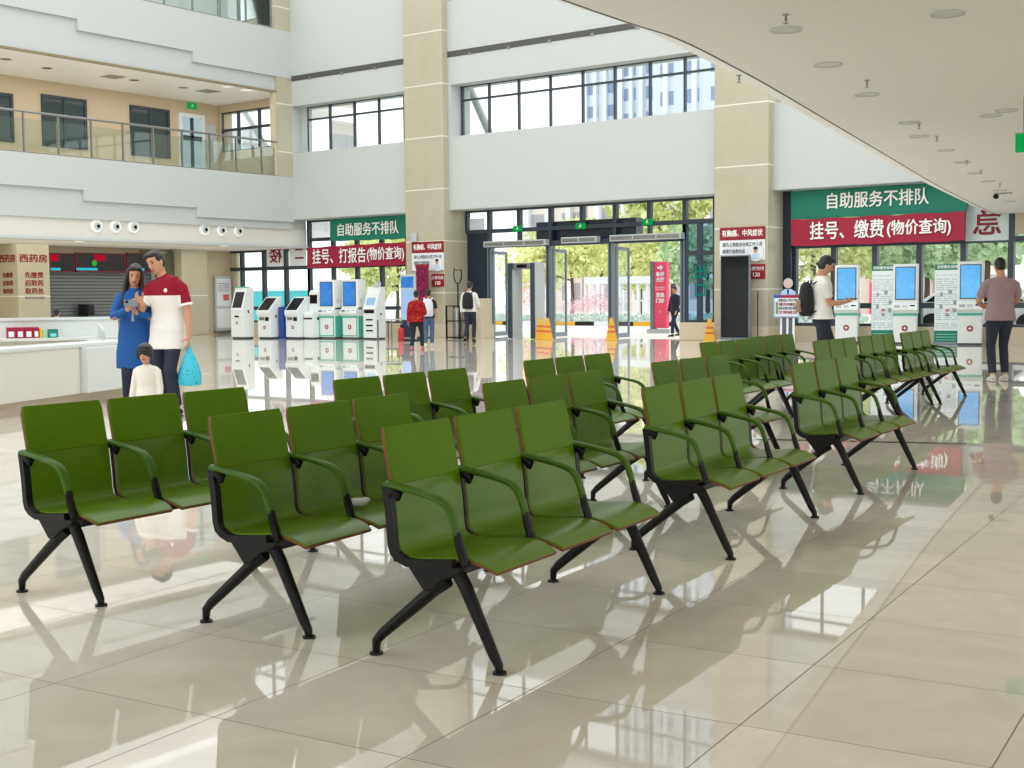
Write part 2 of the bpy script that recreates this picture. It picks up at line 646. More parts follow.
# black linear air slots
i = 0
for x0, x1 in ((XB + 0.01, C1[0]), (C1[1], X_(640, YW, 30))):
    i += 1
    mb = MB().box(x0, x1, YW - 0.012, YW + 0.05, 8.72, 8.90)
    mb.build('trim_%d' % i, 'blackslot', kind='structure')
    k = MB()
    x = x0 + 0.9
    while x < x1:
        k.box(x - 0.05, x + 0.05, YW - 0.03, YW, 8.70, 8.78)
        x += 1.5
    k.build('slot_bracket', 'steel', bpy.data.objects['trim_%d' % i])


def glazing(name, xs, zs, Y, bar=0.07, dep=0.1, frame='frame', glass='glass', skip=(), tall=()):
    """window of uprights at xs and rails at zs, with one sheet of glass per pane left in"""
    mb = MB()
    for x in xs:
        b = bar * (2.0 if x in tall else 1)
        mb.box(x - b / 2, x + b / 2, Y - dep / 2, Y + dep / 2, zs[0], zs[-1])
    for z in zs:
        mb.box(xs[0], xs[-1], Y - dep / 2 - 0.004, Y + dep / 2 + 0.004, z - bar / 2, z + bar / 2)
    o = mb.build(name, frame, kind='structure')
    g = MB()
    for i in range(len(xs) - 1):
        for j in range(len(zs) - 1):
            if (i, j) in skip:
                continue
            g.quad((xs[i], Y, zs[j]), (xs[i + 1], Y, zs[j]), (xs[i + 1], Y, zs[j + 1]), (xs[i], Y, zs[j + 1]))
    g.build('pane', glass, o)
    return o


zmid = at(560, 88.5, Y=YN).z
w1 = [X_(p, YN, 115) for p in (308.8, 330.3, 354.8, 379.3, 404.8)]
w1[0] = XB - 0.0
w1 = [X_(p, YN, 115) for p in (308.8, 330.3, 354.8, 379.3, 404.8, 412)]
glazing('window_1', w1, [ZS, zmid, ZH], YN, 0.055)
w2 = [X_(p, YN, 85) for p in (462.6, 489.3, 519, 550.7, 583, 615.2, 650.4, 685.2, 722)]
glazing('window_2', w2, [ZS, zmid, ZH], YN, 0.055)
x9 = [C2[1] + .1 + 1.13 * k for k in range(22) if C2[1] + .1 + 1.13 * k < 9.6]
glazing('window_15', x9, [ZS, zmid, ZH], YN, 0.055)
# upper row of lights, above the picture but mirrored in the floor
for n, xs in ((16, w2), (17, x9)):
    glazing('window_%d' % n, xs, [ZU0, (ZU0 + ZU1) / 2, ZU1], YN, 0.055)
# white jamb piece between balcony end and first clerestory light
MB().box(XB - 0.03, X_(309.5, YN, 115), YN - 0.03, YN + 0.06, ZS, ZH).build('trim_3', 'white', kind='structure')

# ---- ground floor glazing, left bay (runs on under the balcony)
ZTR = at(320, 267, Y=YG).z        # main transom
ZLO = at(350, 308, Y=YG).z
ZPL = 0.42
xl = [X_(p, YG, 250) for p in (224, 242, 264, 286, 309.7)]
xr = [X_(p, YG, 250) for p in (309.7, 333.5, 357.3, 382, 408)]
ZUP = at(330, 239, Y=YG).z
glazing('window_3', xl, [ZPL, ZLO, ZTR, 3.03], YG, 0.13, 0.14, glass='glass')
glazing('window_4', xr, [ZPL, ZLO, ZTR, ZUP, ZB], YG, 0.12, 0.14)
MB().box(XK, C1[0], YG - 0.18, YG + 0.1, 0, ZPL).build('wall_front_plinth', 'stone', kind='structure')
MB().box(XK, X_(236, YG), YG - 0.05, YG + 0.1, ZPL, 3.03).build('trim_4', 'beige', kind='structure')

# ---- ground floor glazing, right bay
ZTR3 = at(880, 243.5, Y=YG).z
ZLO3 = at(930, 305.5, Y=YG).z
x3 = [X_(p, YG, 260) for p in (795, 834.5, 875.6, 920, 964, 1011.6)]
st = x3[-1] - x3[-2]
while x3[-1] + st < 9.3:
    x3.append(x3[-1] + st)
glazing('window_5', x3, [ZPL, ZLO3, ZTR3, ZB], YG, 0.14, 0.16)
MB().box(C2[1] - 0.02, X_(795, YG, 260), YG - 0.25, YG + 0.1, 0, ZB).build('trim_5', 'dark', kind='structure')
MB().box(C2[1], 9.5, YG - 0.2, YG + 0.1, 0, ZPL).build('wall_front_plinth', 'stone', kind='structure')
# cream blind panel in the upper light at the far right
MB().box(x3[5] + 0.08, x3[6] + 2 * st, YG - 0.06, YG + 0.02, ZTR3 + 0.12, ZB).build('trim_6', 'beige', kind='structure')

# ---- entrance bay
vx = [X_(p, YG, 225) for p in (467.5, 489.8, 519.7, 551.3, 582.7, 615.8, 650, 685.5, 716)]
ZT2 = at(560, 228, Y=YG).z
ZDH = at(560, 242, Y=YG).z
glazing('window_6', vx, [ZT2, ZB], YG, 0.12, 0.16)
glazing('window_7', [vx[1], vx[2], vx[3], vx[5], vx[6], vx[7]], [ZDH, ZT2], YG, 0.1, 0.14, skip=((2, 0),))
MB().box(X_(534, YG, 230), X_(634, YG, 230), YG + 0.12, YG + 0.5, ZDH - 0.02, at(560, 221, Y=YG).z).build('trim_7', 'dark', kind='structure')
o = MB().box(vx[0], vx[1], YG - 0.02, YG + 0.1, 0, ZT2).build('wall_front_panel', 'dark', kind='structure')
MB().box(vx[0] + 0.12, vx[1] - 0.2, YG - 0.035, YG - 0.02, 3.35, 3.75).build('pane', 'paper', o)
glazing('window_8', [vx[7], X_(700, YG, 260), vx[8]], [0.5, at(700, 253, Y=YG).z, ZT2], YG, 0.13, 0.14, glass='glass_tint')
dx = [X_(p, YG, 290) for p in (493.0, 547.5, 553.5, 609.5, 616.5, 681.5)]
# posts of the three entrance doors
i = 0
for a, b in ((vx[1] - 0.05, dx[0]), (dx[1], dx[2]), (dx[3], dx[4]), (dx[5], vx[7] + 0.02)):
    i += 1
    p = MB().box(a, b, YG - 0.1, YG + 0.12, 0, ZDH).build('trim_%d' % (7 + i), 'silver', kind='structure', bevel=0.01)
    MB().box(a + 0.06, a + 0.11, YG - 0.112, YG - 0.098, 0.02, ZDH - 0.02).build('seal', 'frame', p)
MB().box(vx[1] - 0.05, vx[7], YG - 0.12, YG + 0.12, ZDH - 0.11, ZDH + 0.03).build('trim_12', 'frame', kind='structure')


def door_leaf(name, hinge_x, wdt, ang, par_label):
    """framed glass leaf standing open; hinge at the post"""
    d = thing(name, None, None, (hinge_x, YG - 0.02, 0), ang)
    d['kind'] = 'structure'
    f = MB()
    h = ZDH - 0.2
    f.box(0, 0.08, -0.025, 0.025, 0.03, h).box(wdt - 0.08, wdt, -0.025, 0.025, 0.03, h)
    f.box(0.08, wdt - 0.08, -0.025, 0.025, 0.03, 0.16).box(0.08, wdt - 0.08, -0.025, 0.025, h - 0.1, h)
    f.build('door_frame', 'silver', d, bevel=0.006)
    MB().quad((0.08, 0, 0.16), (wdt - 0.08, 0, 0.16), (wdt - 0.08, 0, h - 0.1), (0.08, 0, h - 0.1)).build('pane', 'glass', d)
    hb = MB()
    hb.loft([(wdt - 0.16, -0.07, 0.85), (wdt - 0.16, -0.07, 1.75)], 0.016, 8)
    hb.loft([(wdt - 0.16, -0.07, 0.95), (wdt - 0.16, 0, 0.95)], 0.01, 6).loft([(wdt - 0.16, -0.07, 1.65), (wdt - 0.16, 0, 1.65)], 0.01, 6)
    hb.build('handle', 'steel', d, smooth=True)
    return d


door_leaf('door_1', dx[0] + 0.02, 0.95, math.radians(99), '')
door_leaf('door_2', dx[2] + 0.02, 0.95, math.radians(100), '')
door_leaf('door_3', dx[4] + 0.02, 0.95, math.radians(99), '')
MB().box(X_(680, YG - 0.4, 330), C2[0] + 0.02, YG - 0.45, YG - 0.1, 0, 0.5).build('trim_13', 'stone', kind='structure', bevel=0.02)

# ------------------------------------------------------------------ balcony side (left)
def stepped(name, y0, y1, steps, top, x0, x1, m):
    """front board whose lower edge steps down along its length"""
    mb = MB()
    for k, (ys, zs) in enumerate(steps):
        mb.box(x0, x1, ys, steps[k + 1][0] if k + 1 < len(steps) else y1, zs, top)
    return mb.build(name, m, kind='structure')


YA = -10.0
stepped('balcony_slab', YA, YW, [(YA, 4.78), (19.4, 4.51), (23.02, 4.20), (27.22, 3.91)], 5.44, XB - 0.14, XB, 'white')
stepped('balcony_slab', YA, YW, [(YA, 9.75), (19.4, 9.45), (22.99, 9.13), (27.2, 8.81)], 10.39, XB - 0.14, XB, 'white')
mb = MB().box(XB - 0.5, XB - 0.11, YA, YW - .01, 3.66, 5.40).box(XB - 0.5, XB - 0.21, YW - .02, YG - .1, 3.60, 4.1)
mb.box(XK, XB - 0.3, YA, YW + 0.4, 5.2, 5.42)
mb.build('balcony_slab', 'white', kind='structure')
mb = MB().box(XB - 0.5, XB - 0.11, YA, YW - .01, 8.34, 10.35)
mb.box(XK, XB - 0.3, YA, YW + 0.4, 8.36, 10.37)
mb.build('balcony_slab', 'white', kind='structure')
MB().box(XB - 0.42, XB - 0.2, YA, YG - .1, 3.10, 3.66).build('trim_14', 'lampband', kind='structure')
MB().box(XB - 0.5, XB - 0.1, YA, YG - .1, 3.02, 3.12).build('trim_15', 'white', kind='structure', bevel=0.03)
MB().box(XK, XB - 0.3, YA, YG - 0.1, 3.04, 3.10).build('ceiling_lower', 'soffit', kind='structure')
MB().box(XB - 0.16, XB - 0.02, YA, YW, 8.27, 8.33).build('trim_16', mat('olive_edge_paint', (142, 128, 100), 0.6), kind='structure')
MB().box(XK, XB - 0.52, YA, YG, 8.3445, 8.357).build('ceiling_upper', 'rim', kind='structure')
MB().box(XK, XB - 0.35, YA, YG, 5.425, 5.437).build('floor_upper', mat('pale_corridor_floor', (236, 230, 220), 0.3), kind='structure')
# beam stub and pillar that end the corridor
MB().box(XB - 0.2, XB - 0.01, Y_(278, XB, 140), YW, 5.44, ZTOP).build('column', 'column', kind='structure')
MB().box(XB - 0.24, XB - 0.05, Y_(278, XB, 140) - .12, Y_(278, XB, 140), 5.44, 8.33).build('trim_17', 'beige', kind='structure')
# corridor back walls and end windows
MB().box(XK - 0.3, XK, YA, YG + 0.1, 0, 3.04).build('wall_left', 'beige', kind='structure')
MB().box(XK - 0.3, XK, YA, YG + 0.1, 5.42, 8.36).build('wall_left_upper', 'tan', kind='structure')
MB().box(XK - 0.3, XK, YA, YG + 0.1, 10.37, ZTOP).build('wall_left_top', 'white', kind='structure')
ZW0, ZW1 = at(245, 150, Y=31.9).z, at(245, 110, Y=31.9).z
mb = MB().box(XK, -33.4, 31.85, YG + 0.1, 5.42, ZW0).box(XK, -33.4, 31.85, YG + 0.1, ZW1, 8.36)
mb.box(XK, X_(222, 31.9, 135), 31.85, YG + 0.1, ZW0, ZW1)
mb.build('wall_corridor_end', 'tan', kind='structure')
xw = [X_(p, 31.95, 135) for p in (222.5, 239, 260, 281)]
glazing('window_9', xw, [ZW0, ZW0 + (ZW1 - ZW0) * 0.55, ZW1], 31.95, 0.09)
mb = MB().box(XK, -33.4, 31.85, YG + 0.1, 10.37, 11.2).box(XK, -33.4, 31.85, YG + 0.1, 14.2, ZTOP)
mb.build('wall_corridor_end', 'tan', kind='structure')
MB().box(-33.95, -33.05, 31.8, YG, 10.37, ZTOP).build('trim_27', 'beige', kind='structure')
glazing('window_10', [XK, -36.1, -35.0, -33.9], [11.2, 12.6, 14.2], 31.95, 0.09)


def corridor_window(n, pa, pb, ya, yb, split=True):
    y0, y1 = Y_(pa, XK, (ya + yb) / 2), Y_(pb, XK, (ya + yb) / 2)
    z1, z0 = at((pa + pb) / 2, ya, X=XK).z, at((pa + pb) / 2, yb, X=XK).z
    f = MB().box(XK - 0.02, XK + 0.05, y0 + .1, y1 - .1, z0, z0 + 0.1).box(XK - 0.02, XK + 0.05, y0 + .1, y1 - .1, z1 - 0.1, z1)
    f.box(XK - 0.02, XK + 0.05, y0, y0 + 0.1, z0, z1).box(XK - 0.02, XK + 0.05, y1 - 0.1, y1, z0, z1)
    ym = (y0 + y1) / 2
    if split:
        f.box(XK - 0.02, XK + 0.045, ym - 0.05, ym + 0.05, z0 + .1, z1 - .1)
    o = f.build('window_%d' % n, 'frame', kind='structure')
    MB().box(XK - 0.01, XK + 0.01, y0 + 0.05, y1 - 0.05, z0 + 0.05, z1 - 0.05).build('pane', 'glass_dark', o)


corridor_window(11, -20, 13, 92, 141)
corridor_window(12, 41.5, 86.5, 97, 148)
corridor_window(13, 130, 169.5, 107.5, 157)
# white framed glass door at the corridor's far end
y0, y1 = Y_(178.5, XK, 140), Y_(204, XK, 140)
zt = at(190, 114, X=XK).z
f = MB().box(XK, XK + 0.08, y0, y0 + 0.14, 5.42, zt).box(XK, XK + 0.08, y1 - 0.14, y1, 5.42, zt).box(XK, XK + 0.08, y0 + 0.14, y1 - 0.14, zt - 0.14, zt)
d = f.build('door_4', 'paper', kind='structure')
MB().box(XK + 0.005, XK + 0.03, y0 + 0.14, y1 - 0.14, 5.46, zt - 0.14).build('pane', emit('door_daylight_glow', (170, 200, 205), 0.55, (215, 235, 238), 1.5), d)  # pane glows by itself: daylight put into its emission
g = MB().box(XK + 0.02, XK + 0.06, (y0 + y1) / 2 - 0.07, (y0 + y1) / 2 + 0.07, 5.46, zt - 0.14)
g.box(XK + 0.02, XK + 0.06, y0 + 0.14, y1 - 0.14, zt - 0.95, zt - 0.78)
g.build('door_frame', 'frame', d)
MB().box(XK + 0.001, XK + 0.03, Y_(205, XK, 130), Y_(216, XK, 130), 5.5, 7.6).build('trim_18', 'white', kind='structure')

# ------------------------------------------------------------------ unseen columns out of the picture
# back and right sides are left open, without walls, to let sky light in
for i, x in enumerate((9.3, 9.3, 9.3, 9.3, 2.0, -6.0, -14.0, -22.0, -30.0)):
    y = (-10, 0, 10, 20, -10, -10, -10, -10, -10)[i]
    MB().box(x - .3, x + .3, y - .3, y + .3, 0, 3.16 if x > -4 else ZTOP).build('column', 'column', kind='structure')

# ------------------------------------------------------------------ curved slab on the right: soffit, groove, rim
ZSL = 3.18
ZE = 3.27
edge = [at(p[0], p[1], Z=ZE) for p in ((555, 0), (640, 28), (700, 57), (740, 78), (800, 112), (860, 146), (920, 180), (965, 202), (992, 214))]
E_ = [(-4.95, -10.0), (-4.88, -4.0), (-4.84, 2.0)] + [(p.x, p.y) for p in edge]


def catmull(P, n=5):
    out = []
    for i in range(len(P) - 1):
        p0, p1, p2, p3 = P[max(i - 1, 0)], P[i], P[i + 1], P[min(i + 2, len(P) - 1)]
        for k in range(n):
            t = k / n
            out.append(tuple(0.5 * (2 * b + (c - a) * t + (2 * a - 5 * b + 4 * c - d) * t * t + (3 * b - a - 3 * c + d) * t ** 3) for a, b, c, d in zip(p0, p1, p2, p3)))
    out.append(P[-1])
    return out


EC = catmull(E_)
ENDY = YG - 0.02
def offs(P, d):
    o = []
    for i, p in enumerate(P):
        a, b = P[max(i - 1, 0)], P[min(i + 1, len(P) - 1)]
        tx, ty = b[0] - a[0], b[1] - a[1]
        L = math.hypot(tx, ty)
        o.append((p[0] + ty / L * d, p[1] - tx / L * d))
    return o
EI, EG = offs(EC, 0.31), offs(EC, 0.285)
def strip(A, za, B, zb):
    m = MB()
    n = len(A)
    return m.add([(p[0], p[1], za) for p in A] + [(p[0], p[1], zb) for p in B], [(i, i + 1, i + 1 + n, i + n) for i in range(n - 1)])
m = MB()
n = len(EI)
m.add([(p[0], p[1], ZSL - 0.02) for p in EI] + [(9.5, p[1], ZSL - 0.02) for p in EI], [(i, i + 1, i + 1 + n, i + n) for i in range(n - 1)])
lx, ly = EI[-1]
m.quad((lx, ly, ZSL - 0.02), (9.5, ly, ZSL - 0.02), (9.5, ENDY, ZSL - 0.02), (lx - 0.2, ENDY, ZSL - 0.02))
m.build('ceiling', 'soffit', kind='structure')
strip(EG, ZSL - 0.02, EC, ZE).build('trim_19', 'rim', kind='structure')
strip(EI, ZSL - 0.015, EG, ZSL - 0.02).build('trim_20', 'blackslot', kind='structure')
strip(EC, ZE, EC, 5.44).build('trim_21', 'white', kind='structure')
m = MB()
n = len(EC)
m.add([(p[0], p[1], 5.44) for p in EC] + [(9.5, p[1], 5.44) for p in EC], [(i, i + 1, i + 1 + n, i + n) for i in range(n - 1)])
m.build('ceiling_top', 'white', kind='structure')
# dark inlay band in the floor at the right
a, b = at(756, 439.5, Z=0), at(966, 444, Z=0)
dv = (b - a).normalized()
nv = Vector((-dv.y, dv.x, 0)) * 0.035
MB().quad(a - nv + Vector((0, 0, .003)), b - nv + Vector((0, 0, .003)), b + nv + Vector((0, 0, .003)), a + nv + Vector((0, 0, .003))).build('trim_22', mat('dark_floor_inlay', (70, 58, 46), 0.08), kind='structure')

# ------------------------------------------------------------------ pharmacy front under the balcony
XP = XK + 0.02
ys0, ys1 = Y_(48, XK, 290), Y_(150, XK, 290)
zs1, zs0 = at(90, 272, X=XK).z, at(90, 319, X=XK).z
MB().box(XK, XK + 0.06, ys0, ys1, zs0, zs1).build('trim_23', 'shutter', kind='structure')
MB().box(XK, XK + 0.35, ys0, ys1, zs0 - 0.14, zs0).build('trim_24', 'steel', kind='structure')
MB().box(XK, XK + 0.12, ys0, ys1, 0, zs0 - 0.14).build('trim_25', 'kiosk_grey', kind='structure')
XF = -36.1
p0, p1 = Y_(18, XF, 280), Y_(50, XF, 280)
MB().box(XK, XF, p0, p1, 0, 3.04).build('column', 'column', kind='structure', bevel=0.02)
q0, q1 = Y_(182, -36.6, 280), Y_(208, -36.6, 280)
MB().box(XK, -36.6, q0, q1, 0, 3.04).build('column', 'column', kind='structure', bevel=0.02)
MB().box(-37.0, -36.98, Y_(150, -37, 280), Y_(196, -37, 280), 0.05, 2.95).build('window_14', 'glass_rail', kind='structure')
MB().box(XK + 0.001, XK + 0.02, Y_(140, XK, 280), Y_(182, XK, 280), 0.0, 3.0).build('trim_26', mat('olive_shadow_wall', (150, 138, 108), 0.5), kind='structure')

# ------------------------------------------------------------------ lamps and added fill lights
area('upper_corridor_fill', (XB - 2.2, 24, 13.8), 2.6, 14, 60, (1, .98, .95))  # fill light added to brighten the top corridor, not a fitting there
area('corridor_lamps', (XB - 2.2, 24, 8.3), 2.6, 14, 95, (1, .97, .93))
area('pharmacy_lamps', (XB - 2.1, 25, 3.02), 2.6, 12, 95, (1, .96, .9))
for k, yy in enumerate((6, 14, 22)):
    area('hall_fill', (1.5, yy, 3.1), 3, 5, 45, (1, .96, .9))  # unseen fill lights added under the soffit to brighten the right side
# ================================================================== waiting benches
BP, BG_ = 0.441 * S, 0.034 * S                    # seat pitch, gap between shells
LEGY = 0.629 * S
PROF = [(-.196, .772), (-.190, .74), (-.178, .68), (-.166, .62), (-.160, .589), (-.154, .55), (-.146, .49), (-.141, .43), (-.139, .395), (-.131, .368), (-.112, .352), (-.08, .346),
        (-.03, .346), (.04, .352), (.10, .358), (.145, .358), (.185, .350), (.218, .338), (.245, .323)]
PROF = [(a * S, b * S) for a, b in PROF]
NBACK = 4  # index where the upper back cushion ends


def shell(profile, half, th, rtop=0.0, rend=0.0):
    """padded sheet following a side profile: [0] leather faces, [1] plywood edge"""
    n = len(profile)
    fr, bk = [], []
    for i, (v, z) in enumerate(profile):
        a, b = profile[max(i - 1, 0)], profile[min(i + 1, n - 1)]
        tx, tz = b[0] - a[0], b[1] - a[1]
        L = math.hypot(tx, tz)
        nx, nz = -tz / L, tx / L          # towards the sitter
        fr.append((v + nx * th / 2, z + nz * th / 2))
        bk.append((v - nx * th / 2, z - nz * th / 2))
    def hw(i):
        if rtop and i == 0: return half - rtop
        if rend and i == n - 1: return half - rend
        if rend and i == n - 2: return half - rend * 0.25
        return half
    vs, fs, mi = [], [], []
    e = 0.006 * S
    for i in range(n):
        h = hw(i)
        vs += [(fr[i][0], -h + e, fr[i][1]), (fr[i][0], h - e, fr[i][1]), (fr[i][0] * .7 + bk[i][0] * .3, h, fr[i][1] * .7 + bk[i][1] * .3), (bk[i][0], h, bk[i][1]), (bk[i][0], -h, bk[i][1]),
               (fr[i][0] * .7 + bk[i][0] * .3, -h, fr[i][1] * .7 + bk[i][1] * .3)]
    for i in range(n - 1):
        a, b = i * 6, (i + 1) * 6
        for k in range(6):
            k2 = (k + 1) % 6
            fs.append((a + k, a + k2, b + k2, b + k))
            mi.append(1 if k in (2, 4) else 0)
    fs += [tuple(range(6)), tuple(range((n - 1) * 6, n * 6))]
    mi += [0, 1]
    m = MB()
    m.v, m.f, m.mi = vs, fs, mi
    return m


def make_bench():
    root = thing('waiting_bench', 'bench', 'bench')
    for k in range(3):
        y = (k - 1) * BP
        b = shell(PROF[:NBACK + 1] + [(-.1585 * S, .581 * S)], BP / 2 - BG_ / 2, 0.019 * S, rtop=0.010 * S)
        b.move(Matrix.Translation((0.002, y, 0))).build('backrest', ['green', 'ply'], root, smooth=True, bevel=0.003, angle=35)
        low = list(PROF[NBACK:])
        s_ = shell(low, BP / 2 - BG_ / 2 + 0.004, 0.0155 * S, rend=0.012 * S)
        s_.move(Matrix.Translation((0, y, 0))).build('seat', ['green_seat', 'ply'], root, smooth=True, bevel=0.003, angle=35)
    for k in range(4):
        y = (k - 1.5) * BP
        out_ = k in (0, 3)
        wd = 0.030 * S if out_ else 0.010 * S
        th = 0.026 * S if out_ else 0.009 * S
        path = [(v - (0.004 if out_ else 0), z - (0.010 * S if out_ else 0.002) * (1 if i > 6 else .3)) for i, (v, z) in enumerate(PROF[NBACK:-4])]
        m = MB()
        n = len(path)
        vs = []
        for i, (v, z) in enumerate(path):
            a, b = path[max(i - 1, 0)], path[min(i + 1, n - 1)]
            tx, tz = b[0] - a[0], b[1] - a[1]
            L = math.hypot(tx, tz)
            nx, nz = -tz / L * th / 2, tx / L * th / 2
            vs += [(v + nx, y - wd / 2, z + nz), (v + nx, y + wd / 2, z + nz), (v - nx, y + wd / 2, z - nz), (v - nx, y - wd / 2, z - nz)]
        fs = [(i * 4 + q, i * 4 + (q + 1) % 4, i * 4 + 4 + (q + 1) % 4, i * 4 + 4 + q) for i in range(n - 1) for q in range(4)]
        m.add(vs, fs + [(0, 1, 2, 3), (n * 4 - 1, n * 4 - 2, n * 4 - 3, n * 4 - 4)])
        m.loft([(-.155 * S, y, .592 * S), (-.150 * S, y, .575 * S), (-.118 * S, y, .556 * S), (-.125 * S, y, .538 * S)], [(.016 * S, .012 * S), (.018 * S, .018 * S), (.018 * S, .018 * S), (.010 * S, .01 * S)], 10, (0, 1, 0))
        m.build('side_frame', 'black', root, smooth=True, angle=50)
        # arm: flat green band, black foot
        arm = [(-.166, .590), (-.130, .585), (-.06, .574), (0, .563), (.04, .552), (.066, .538), (.084, .517), (.096, .490), (.106, .458), (.110, .442)]
        m = MB()
        m.loft([(a * S, y, b * S) for a, b in arm], [(.022 * S, .011 * S)] * 4 + [(.021 * S, .0115 * S)] * 4 + [(.018 * S, .0115 * S)] * 2, 12, (0, 1, 0))
        ar = m.build('armrest', 'green_arm', root, smooth=True, angle=60)
        m = MB()
        m.loft([(.1085 * S, y, .450 * S), (.118 * S, y, .41 * S), (.130 * S, y, .375 * S), (.140 * S, y, .345 * S)], [(.0175 * S, .012 * S), (.019 * S, .014 * S), (.019 * S, .015 * S), (.016 * S, .014 * S)], 8, (0, 1, 0))
        m.build('arm_post', 'black', ar, smooth=True, angle=50)
    # beam and end brackets
    MB().box(-.03 * S, .06 * S, -LEGY, LEGY, .285 * S, .328 * S).build('beam', 'black', root, bevel=0.006)
    for sg in (-1, 1):
        m = MB()
        poly = [(-.106, .338), (.128, .338), (.112, .312), (.05, .288), (.005, .25), (-.03, .244)]
        y0 = sg * LEGY
        m.prism([(a * S, b * S) for a, b in poly], 'y', y0 - .028 * S, y0 + .028 * S)
        m.build('bracket', 'black', root, bevel=0.006)
        for f in (1, -1):
            m = MB()
            if f > 0:
                pts, r = [(.085, .322), (.12, .265), (.222, .058), (.240, .026), (.242, .008)], [(.021, .026), (.022, .024), (.017, .019), (.015, .016), (.013, .013)]
            else:
                pts, r = [(.05, .285), (.0, .250), (-.215, .075), (-.240, .048), (-.243, .008)], [(.020, .026), (.022, .024), (.018, .019), (.016, .017), (.013, .013)]
            for i in range(len(pts)):
                pass
            m.loft([(a * S, y0, b * S) for a, b in pts], [(a * S, b * S) for a, b in r], 8, (0, 1, 0))
            lg = m.build('leg', 'black', root, smooth=True, angle=50)
            MB().lathe([(.010 * S, .020 * S), (.012 * S, .012 * S), (.023 * S, .008 * S), (.024 * S, 0.0)], (f * .2425 * S, y0, 0), 16).build('glide', 'black', lg, smooth=True)
    return root


BENCH = [  # centre (surveyed), heading
    (-2.773, 3.801, 6.6, 'nearest green bench, at the front end of the row closest to the camera'),
    (-2.993, 5.828, 6.4, 'green bench in the closest row, second along, behind the nearest bench'),
    (-3.230, 8.003, 5.2, 'green bench in the closest row, third along, whole right end in view'),
    (-3.600, 3.758, 7.2, 'green bench of the middle row with a crumpled grey packet on its seat'),
    (-3.831, 5.700, 5.6, 'green bench of the middle row, straight behind the one holding a packet'),
    (-4.122, 7.839, 5.6, 'green bench of the middle row, only its three backs showing over the bench before it'),
    (-4.757, 11.82, 5.0, 'green bench far down the middle row, first of the two set end to end'),
    (-4.878, 13.20, 5.1, 'green bench far down the middle row, second of the two set end to end'),
    (-4.945, 14.56, 5.8, 'last green bench of the middle row, its far arms nearest the screens kiosks'),
    (-4.596, 3.639, 4.6, 'green bench at the far left, standing alone before the white desk'),
    (-4.697, 5.521, 6.0, 'green bench of the far row, behind the one before the white desk'),
    (-5.018, 7.660, 5.8, 'green bench of the far row in line with the open entrance doors'),
    (-5.520, 11.059, 5.2, 'green bench of the far row below the yellow cone by the column'),
    (-5.80, 12.62, 5.0, 'green bench of the far row below the man in the white shirt'),
]
proto = make_bench()
for i, (x, y, a, lb) in enumerate(BENCH):
    o = proto if i == 0 else copy_tree(proto)
    o.location = (x * S, y * S, 0)
    o.rotation_euler = (0, 0, math.radians(a))
    tag(o, lb.replace('screens kiosks', 'screen kiosks'), 'bench', 'green three-seat waiting benches')
# crumpled packet on the middle row seat
pk = MB()
pk.ball((0, 0, 0.022), (0.045, 0.028, 0.02), 12).ball((0.03, 0.01, 0.03), (0.022, 0.02, 0.014), 8).ball((-0.03, -0.006, 0.026), (0.02, 0.018, 0.014), 8)
o = pk.build('tissue_packet', mat('grey_foil', (196, 198, 194), 0.4, 0.1, vary=0.3, scale=60), remesh=0.005, iters=1)
a4 = math.radians(7.2)
o.location = (-3.600 * S + math.cos(a4) * 0.05 - math.sin(a4) * (-0.065), 3.758 * S + math.sin(a4) * 0.05 + math.cos(a4) * (-0.065), 0.384)
o.rotation_euler = (0, 0, 0.6)
tag(o, 'crumpled grey packet lying on a green bench seat of the middle row', 'packet')

# ================================================================== railings
def railing(z0, h, ys, label, y_end):
    root = thing('glass_railing', label, 'railing', (XB - 0.07, 0, z0))
    m = MB().loft([(0, -9.9, h), (0, y_end, h)], 0.035, 10)
    m.build('handrail', 'steel', root, smooth=True)
    for k, y in enumerate(ys):
        MB().box(-0.03, 0.03, y - 0.022, y + 0.022, 0, h).build('post', 'steel', root)
        if k + 1 < len(ys):
            MB().box(-0.008, 0.008, y + 0.05, ys[k + 1] - 0.05, 0.06, h - 0.2).build('glass_panel', 'glass_rail', root)
    MB().box(-0.05, 0.05, -9.9, y_end, 0, 0.035).build('base_rail', 'steel', root)


ys = [21.16 + 1.112 * k for k in range(-12, 10)]
railing(5.44, 1.16, ys, 'long glass and steel railing of the first balcony, above the white stepped front', ys[-1])
ys = [20.6 + 1.112 * k for k in range(-4, 10)]
railing(10.39, 1.16, ys, 'upper glass railing cut by the top of the picture', ys[-1])

# ================================================================== ceiling fittings
def downlight(px, py, r, label, grp='round lights in the right soffit'):
    p = at(px, py, Z=ZSL - 0.02)
    t = thing('ceiling_light', label, 'ceiling light', (p.x, p.y, ZSL - 0.02), 0, grp)
    MB().lathe([(r * .78, 0.0), (r * .8, -0.008), (r, -0.014), (r * 1.04, -0.006), (r * 1.04, 0.0)], n=28).build('trim_ring', 'white', t, smooth=True)
    MB().lathe([(r * .79, -0.006), (r * .2, -0.003)], n=28).build('diffuser', 'lampband', t)


